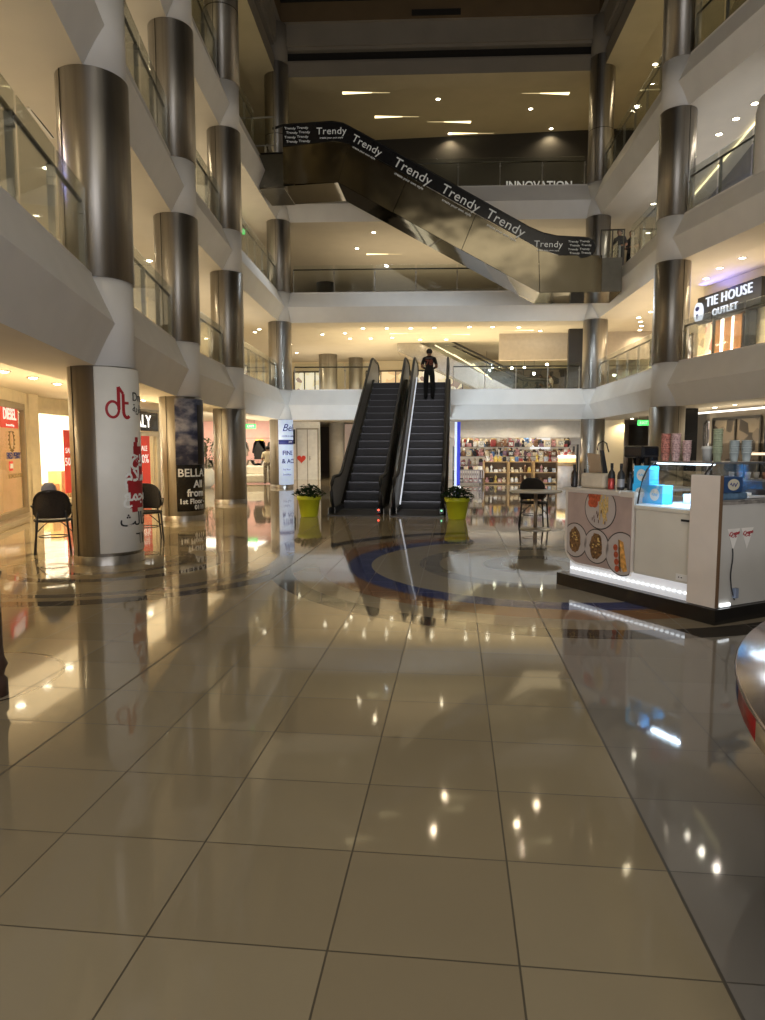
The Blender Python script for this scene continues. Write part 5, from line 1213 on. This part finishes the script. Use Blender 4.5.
# ------------------------------------------------------------------ toy shop
CL = {'red': (.32, .045, .04), 'pink': (.58, .30, .30), 'cream': (.75, .66, .48), 'white': (.80, .78, .74), 'blue': (.10, .20, .42), 'black': (.025, .022, .025), 'yellow': (.65, .48, .12), 'brown': (.25, .13, .07), 'pale blue': (.50, .60, .75), 'mauve': (.28, .17, .24)}
KM = {}
def goods(kind, c, loc, rz, s, place):
    key = (kind, c)
    if key not in KM:
        m = mat('toy ' + c, CL[c], .6, 0, .25, 9.); b = MB(); sub = None
        if kind == 'toy_box':
            b.box(-.09, -.06, 0, .09, .06, .20); o = b.build(kind, m); sub = MB().box(-.07, -.0625, .04, .07, -.06, .15).build('front_print', mat('toy print', (.6, .55, .5), .5, 0, .8, 18.), o, False)
        elif kind == 'plush_toy':
            b.ball(.085, (0, 0, .085), 12, 8, (1, .85, 1)); b.ball(.06, (0, -.01, .205), 12, 8)
            for q in (-1, 1): b.ball(.024, (q*.05, 0, .262), 8, 6); b.ball(.032, (q*.085, -.03, .12), 8, 6, (1, 1, 1.4)); b.ball(.034, (q*.055, -.07, .038), 8, 6)
            o = b.build(kind, m); 
            for q in (-1, 1): MB().ball(.008, (q*.022, -.066, .215), 6, 5).build('eye', BLACK, o, False)
        elif kind == 'handbag':
            b.ext([(-.11, -.04, 0), (.11, -.04, 0), (.09, -.03, .16), (-.09, -.03, .16)], (0, .075, 0)); o = b.build(kind, m, bevel=.012); MB().tube([(.06*math.cos(a), 0, .15+.09*math.sin(a)) for a in [PI*i/10 for i in range(11)]], .007, 6).build('handle', BLACKP, o, False)
        elif kind == 'gift_jar':
            b.lathe([(0, 0), (.05, 0), (.065, .03), (.065, .12), (.045, .15), (.045, .165)], 16); o = b.build(kind, m); MB().lathe([(.05, .165), (.05, .19), (0, .195)], 16).build('lid', mat('jar lid', (.55, .42, .2), .4), o, False)
        else:
            b.lathe([(0, 0), (.09, .0), (.10, .02), (.03, .18), (.04, .20), (.075, .28), (.06, .36), (0, .38)], 14); o = b.build(kind, m); MB().ball(.035, (0, 0, .40), 10, 7).build('head', mat('doll head', (.6, .42, .3), .5), o, False)
        KM[key] = o; first = True
    else:
        src = KM[key]; o = src.copy(); COL.objects.link(o)
        for ch in src.children: q = ch.copy(); COL.objects.link(q); q.parent = o
    o.location = loc; o.rotation_euler = (0, 0, rz); o.scale = (s, s, s)
    lab = '%s %s %s' % (c, kind.replace('_', ' '), place); tag(o, lab, kind.split('_')[-1] if kind != 'handbag' else 'bag', lab)
r_ = random.Random(21)
ks = ['toy_box', 'plush_toy', 'handbag', 'gift_jar', 'doll_figure']; cn = list(CL)
def shop_shelf(x, y, label, w_=1.02, h=.98, rz=.10):
    t = thing('wooden_shelf', label, 'shelf', (x, y, 0), rz)
    for q in (-w_/2, w_/2): MB().box(q-.02, -.18, 0, q+.02, .18, h).build('side_board', WOOD, t, False)
    for z in (.06, .50, h-.02): MB().box(-w_/2, -.18, z-.015, w_/2, .18, z+.015).build('shelf_board', WOOD, t, False)
    MB().box(-w_/2, .165, 0, w_/2, .18, h).build('back_board', mat('dark shelf back', (.18, .11, .06), .7), t, False); return wm(t)
for i, (x, y) in enumerate(((1.75, 29.75), (2.82, 29.86), (3.89, 29.97), (4.80, 30.06))):
    Ms = shop_shelf(x, y, 'low wooden toy shop shelf, %s from the escalator side' % ['first', 'second', 'third', 'fourth and narrow'][i], 1.02 if i < 3 else .7)
    for z, pl in ((.08, 'on the bottom board'), (.518, 'on the middle board'), (.979, 'on the top board')):
        n = 5 if i < 3 else 3
        for j in range(n):
            k_ = r_.choice(ks); p = Ms @ Vector(((j-(n-1)/2)*(.185 if n > 3 else .18), r_.uniform(-.08, .0), z)); goods(k_, r_.choice(['cream', 'white', 'cream', 'yellow', 'pale blue', 'brown', 'pink', 'black'] if z < .9 else cn), p, r_.uniform(-.5, .5), {'toy_box': .82, 'plush_toy': .76, 'handbag': .78, 'gift_jar': 1.2, 'doll_figure': .75}[k_]*(1.0 if z < .9 else 1.08), pl + ' of the low toy shop shelves')
# display table with bags
t = thing('display_table', 'grey slatted display table of bags beside the blue banner in the toy shop', 'table', (.56, 29.45, 0), .1)
MB().box(-.62, -.35, .60, .62, .35, .64).build('table_top', mat('grey slats', (.32, .30, .30), .5), t, False)
m = MB()
for i in range(13): m.box(-.60+i*.1, -.36, .28, -.55+i*.1, -.34, .60)
m.build('slat_front', mat('pale slats', (.5, .44, .44), .5), t, False)
for q in (-.57, .57):
    for w_ in (-.3, .3): MB().cyl(.02, 0, .6, (q, w_), 8).build('leg', BLACKP, t, False)
MB().box(-.6, -.33, .08, .6, .33, .1).build('lower_board', mat('grey slats', (.32, .30, .30), .5), t, False)
Ms = wm(t)
for j in range(6): goods('handbag', ['black', 'black', 'cream', 'black', 'cream', 'white'][j], Ms @ Vector((-.5+.2*j, -.17, .641)), r_.uniform(-.2, .2), .82, 'in the front row on the toy shop table')
for j in range(6): goods('handbag', ['pink', 'cream', 'mauve', 'red', 'pink', 'cream'][j], Ms @ Vector((-.5+.2*j, .16, .641)), r_.uniform(-.3, .3), .86, 'in the back row on the toy shop table')
for j in range(6): goods('toy_box', ['pink', 'black', 'pink', 'red', 'pink', 'mauve'][j], Ms @ Vector((-.5+.2*j, -.2, .101)), 0, .85, 'under the toy shop table')
# rear racks
SK = {'toy_box': 1.22, 'plush_toy': 1.12, 'handbag': 1.05, 'gift_jar': 1.6, 'doll_figure': .85}
for ri, (yy, bs, x0, x1) in enumerate(((31.0, (.35, .77, 1.19, 1.61), -.05, 5.2), (32.3, (.35, .80, 1.24, 1.70), .0, 5.6))):
    t = thing('display_rack', ['long dark display rack standing behind the low wooden shelves', 'long dark display rack along the back of the toy shop'][ri], 'rack', ((x0+x1)/2, yy, 0)); L_ = x1-x0
    for z in bs: MB().box(-L_/2, -.18, z-.015, L_/2, .18, z).build('shelf_board', mat('dark rack board', (.12, .09, .07), .6), t, False)
    for q in (-L_/2-.03, L_/2+.03): MB().box(q-.02, -.16, 0, q+.02, .16, bs[3]+.02).build('upright', BLACKP, t, False)
    for z, pl in zip(bs[1:], ('lower board', 'middle board', 'top board')):
        n = int((L_-.2)/.265)
        for row in ((-.10, .09) if z > 1 else (-.05,)):
            for j in range(n): k_ = r_.choice(ks); goods(k_, r_.choice(['red', 'black', 'pink', 'mauve', 'white', 'brown', 'blue', 'black', 'cream', 'brown', 'cream', 'black', 'white', 'brown', 'mauve']), (x0+.15+.265*j+(.08 if row > 0 else 0), yy+row, z+.002), r_.uniform(-.5, .5), SK[k_]*r_.uniform(.75, 1.05)*(r_.choice([.9, 1.1, 1.3]) if z > 1.5 else 1), 'on the %s of the %s toy shop rack' % (pl, ['front', 'back'][ri]))
struct(MB().box(-.9, 34.0, 0, 7.2, 34.1, 2.83).build('wall_toy_shop', mat('pale toy shop wall', (.62, .57, .50), .6, emit=(.9, .88, .85), es=.08)))  # slight glow put into the wall colour
struct(MB().box(-1.0, 29.2, 1.98, 5.6, 29.4, 2.83).build('beam_toy_shop', mat('taupe white header', (.29, .265, .23), .7)))
struct(MB().box(5.55, 29.3, 0, 6.1, 29.6, 2.83).build('pillar_toy_shop', BLACKP))
struct(MB().box(6.0, 29.4, 0, 7.0, 29.55, 2.83).build('wall_beside_toy_shop', WARMW))
for x in (1.0, 3.2, 5.0): area((x, 30.6, 2.75), (0, 0, -1), 1.6, 2.0, 14, (1, .88, .70))
o = MB().ext([(3.65, 33.9, 1.5), (4.6, 33.9, 1.5), (4.6, 33.9, 2.1), (3.65, 33.9, 2.1)], (0, .05, 0)).build('wall_picture', mat('lit pale panel', (.85, .85, .9), .5, emit=(1, 1, 1), es=.6)); tag(o, 'pale lit panel on the toy shop back wall', 'panel')
# ------------------------------------------------------------------ ground floor past the kiosk
RG = [(9.8, 42), (9.4, 27), (8.35, 23.6), (9.3, 19.8), (13.4, 8)]
strip(RG, 0, 2.83, mat('taupe ground wall', (.30, .26, .21), .5), 'wall_right_ground')
o = MB().box(6.2, 19.7, 0, 6.65, 20.1, 2.66).build('black_pylon', BLACKG); tag(o, 'tall black panel standing beside the column behind the kiosk', 'panel')
shopwin((9.35, 26.8), (8.42, 23.8), .1, 2.45, GCOL, mull=1, label='bright shop window past the kiosk column')
shopwin((8.40, 23.3), (8.95, 21.1), .1, 2.5, GDIM, mull=1, label='dim glass shop front past the kiosk')
o = MB()
d_, L_ = e2((9.05, 20.7), (10.6, 16.1)); nn_ = Vector((d_.y, -d_.x)); nn_ = -nn_ if nn_.x > 0 else nn_
t = thing('roller_shutter', 'closed dark ribbed roller shutter in the ground floor shop front', 'shutter', (9.05+nn_.x*.12, 20.7+nn_.y*.12, 0), math.atan2(d_.y, d_.x))
m = MB()
for i in range(24): m.box(0, -.03, .02+i*.09, L_, .02, .09+i*.09)
m.build('slats', mat('dark shutter slat', (.055, .05, .045), .45, .5), t, False); MB().box(-.1, -.08, 2.2, L_+.1, .05, 2.66).build('shutter_case', mat('grey brown case', (.09, .085, .08), .5), t, False); MB().box(-.1, -.07, 0, 0, .05, 2.2).build('guide_rail', BLACKP, t, False)
o = MB().bar((7.35, 24.0, 2.66), (9.6, 13.5, 2.66), .05, .05).build('ceiling_light_line', emat('soft white line', (1, .93, .8), 2.5)); tag(o, 'long thin white ceiling light line past the kiosk', 'light strip')
# coffee stand far behind the kiosk
t = thing('coffee_stand', 'dark coffee stand with lit shelf and colourful board behind the kiosk', 'stand', (5.55, 12.6, 0), -.3)
MB().box(-.75, -.3, 0, 1.2, .4, 1.0).build('counter', mat('dark brown counter', (.07, .05, .04), .5), t, False); MB().box(-.75, -.3, 1.0, 1.2, .4, 1.04).build('counter_top', mat('stone top', (.25, .22, .19), .4), t, False)
MB().box(-.45, -.1, 1.46, 1.2, .35, 1.5).build('lit_shelf', mat('lit shelf', (.9, .75, .55), .5, emit=(1, .75, .5), es=1.0), t, False); MB().box(-.45, .3, 1.04, -.41, .35, 1.46).build('shelf_post', BLACKP, t, False); MB().box(1.1, .3, 1.04, 1.14, .35, 1.46).build('shelf_post', BLACKP, t, False)
MB().box(.05, .0, 1.60, .9, .06, 1.95).build('menu_board', mat('colourful menu board', (.5, .4, .1), .5, 0, .9, 5, emit=(.4, .35, .1), es=.4), t, False); MB().box(.1, .0, 1.5, .14, .04, 1.6).build('board_foot', BLACKP, t, False); MB().box(.8, .0, 1.5, .84, .04, 1.6).build('board_foot', BLACKP, t, False)
Mc = wm(t)
for i in range(8):
    o = MB().lathe([(0, 0), (.035, 0), (.05, .12), (.045, .12), (0, .11)], 14).build('coffee_cup', mat('cup %d' % (i % 3), [(.65, .55, .45), (.3, .16, .1), (.75, .72, .68)][i % 3], .5)); o.location = Mc @ Vector((-.65+.13*i, -.1, 1.041)); tag(o, '%s cup in the row on the coffee stand' % ['beige', 'brown', 'white'][i % 3], 'cup', '%s cups on the coffee stand' % ['beige', 'brown', 'white'][i % 3])
# small kiosk tables and shop clutter far right of the hall
o = MB().box(7.3, 25.6, 0, 8.1, 26.0, .95).build('display_cabinet', mat('dark cabinet', (.06, .05, .05), .5)); tag(o, 'dark low cabinet near the bright shop window past the kiosk column', 'cabinet')
# ------------------------------------------------------------------ general light
# added unseen area lights that brighten ceilings and walkways, mostly hidden behind the solid fronts
def up(x, y, z, sx, sy, e, col=(1, .84, .60)): return area((x, y, z), (0, 0, 1), sx, sy, e, col)
up(-7.0, 12, ZT[1]+.35, 2, 12, 45); up(-8.2, 23, ZT[1]+.35, 2, 8, 80); up(.5, 31.5, ZT[1]+.35, 11, 5, 330, (1, .82, .50)); up(7.4, 23, ZT[1]+.35, 2, 9, 130, (1, .84, .62)); up(-6, 36, ZT[1]+.35, 6, 4, 90)
up(-7.0, 12, ZT[2]+.35, 2, 12, 42); up(-8.2, 23, ZT[2]+.35, 2, 8, 60); up(.5, 31.5, ZT[2]+.35, 11, 5, 130, (1, .84, .58)); up(7.6, 21, ZT[2]+.35, 2, 10, 55, (.80, .86, 1))
up(.5, 31.5, ZT[3]+.35, 11, 5, 24, (1, .80, .42)); up(7.4, 23, ZT[3]+.35, 2, 9, 45, (1, .82, .5)); up(-8.0, 18, ZT[3]+.35, 2, 14, 60, (1, .82, .5))
up(-7.4, 13, 1.72, 1.4, 9, 110, (1, .76, .42)); up(-8, 26, 1.72, 3, 6, 90, (1, .84, .6)); up(1.5, 30.0, 2.0, 8, 2.5, 110, (1, .93, .82)); up(8.0, 21, 1.72, 2, 8, 70, (1, .84, .6))  # added uplights just above eye height, brightening the ground floor ceilings
area((-7.2, 14, 2.6), (0, 0, -1), 1.5, 9, 50, (1, .76, .42))
for x, z in ((-2.6, 9.3), (-.2, 7.9), (2.2, 6.5), (4.0, 6.4)):
    spot((x, 23.9, z), 110, 2.3, (.80, .91, 1), .08, (-.05*x, 3.2, 3.0-z), 1.0)  # added cool spots under the crossing escalator, brightening the white front edges
spot((-5.0, 23.6, 10.0), 170, 2.0, (.80, .91, 1), .08, (-1.6, -1.0, -6.5), 1.0); spot((4.2, 22.6, 6.4), 110, 2.2, (.80, .91, 1), .08, (1.5, -2.2, -3.2), 1.0)  # added cool spots for the white edges along both sides
spot((-7.6, 8.2, 5.0), 260, .42, (.30, .34, 1), .2, (2.75, .87, .25), 1.)  # added unseen blue spot, gives the first column its blue sheen
area((-1.55, 20.3, .42), (0, 1, .22), 2.4, .6, 270, (.72, .87, 1))  # added cool light hidden under the escalators, brightening the back gallery edge
# added unseen fill lights behind and above the viewer, high up and near floor
area((1.0, -5.0, 9.0), (-.05, 1, -.12), 10, 6, 190, (.94, .95, 1))
area((0.5, -4.5, .8), (0, .75, .66), 10, 3, 620, (.95, .95, 1))
area((1.5, 1.0, 14.0), (0, .1, -1), 9, 8, 215, (1, .90, .72))
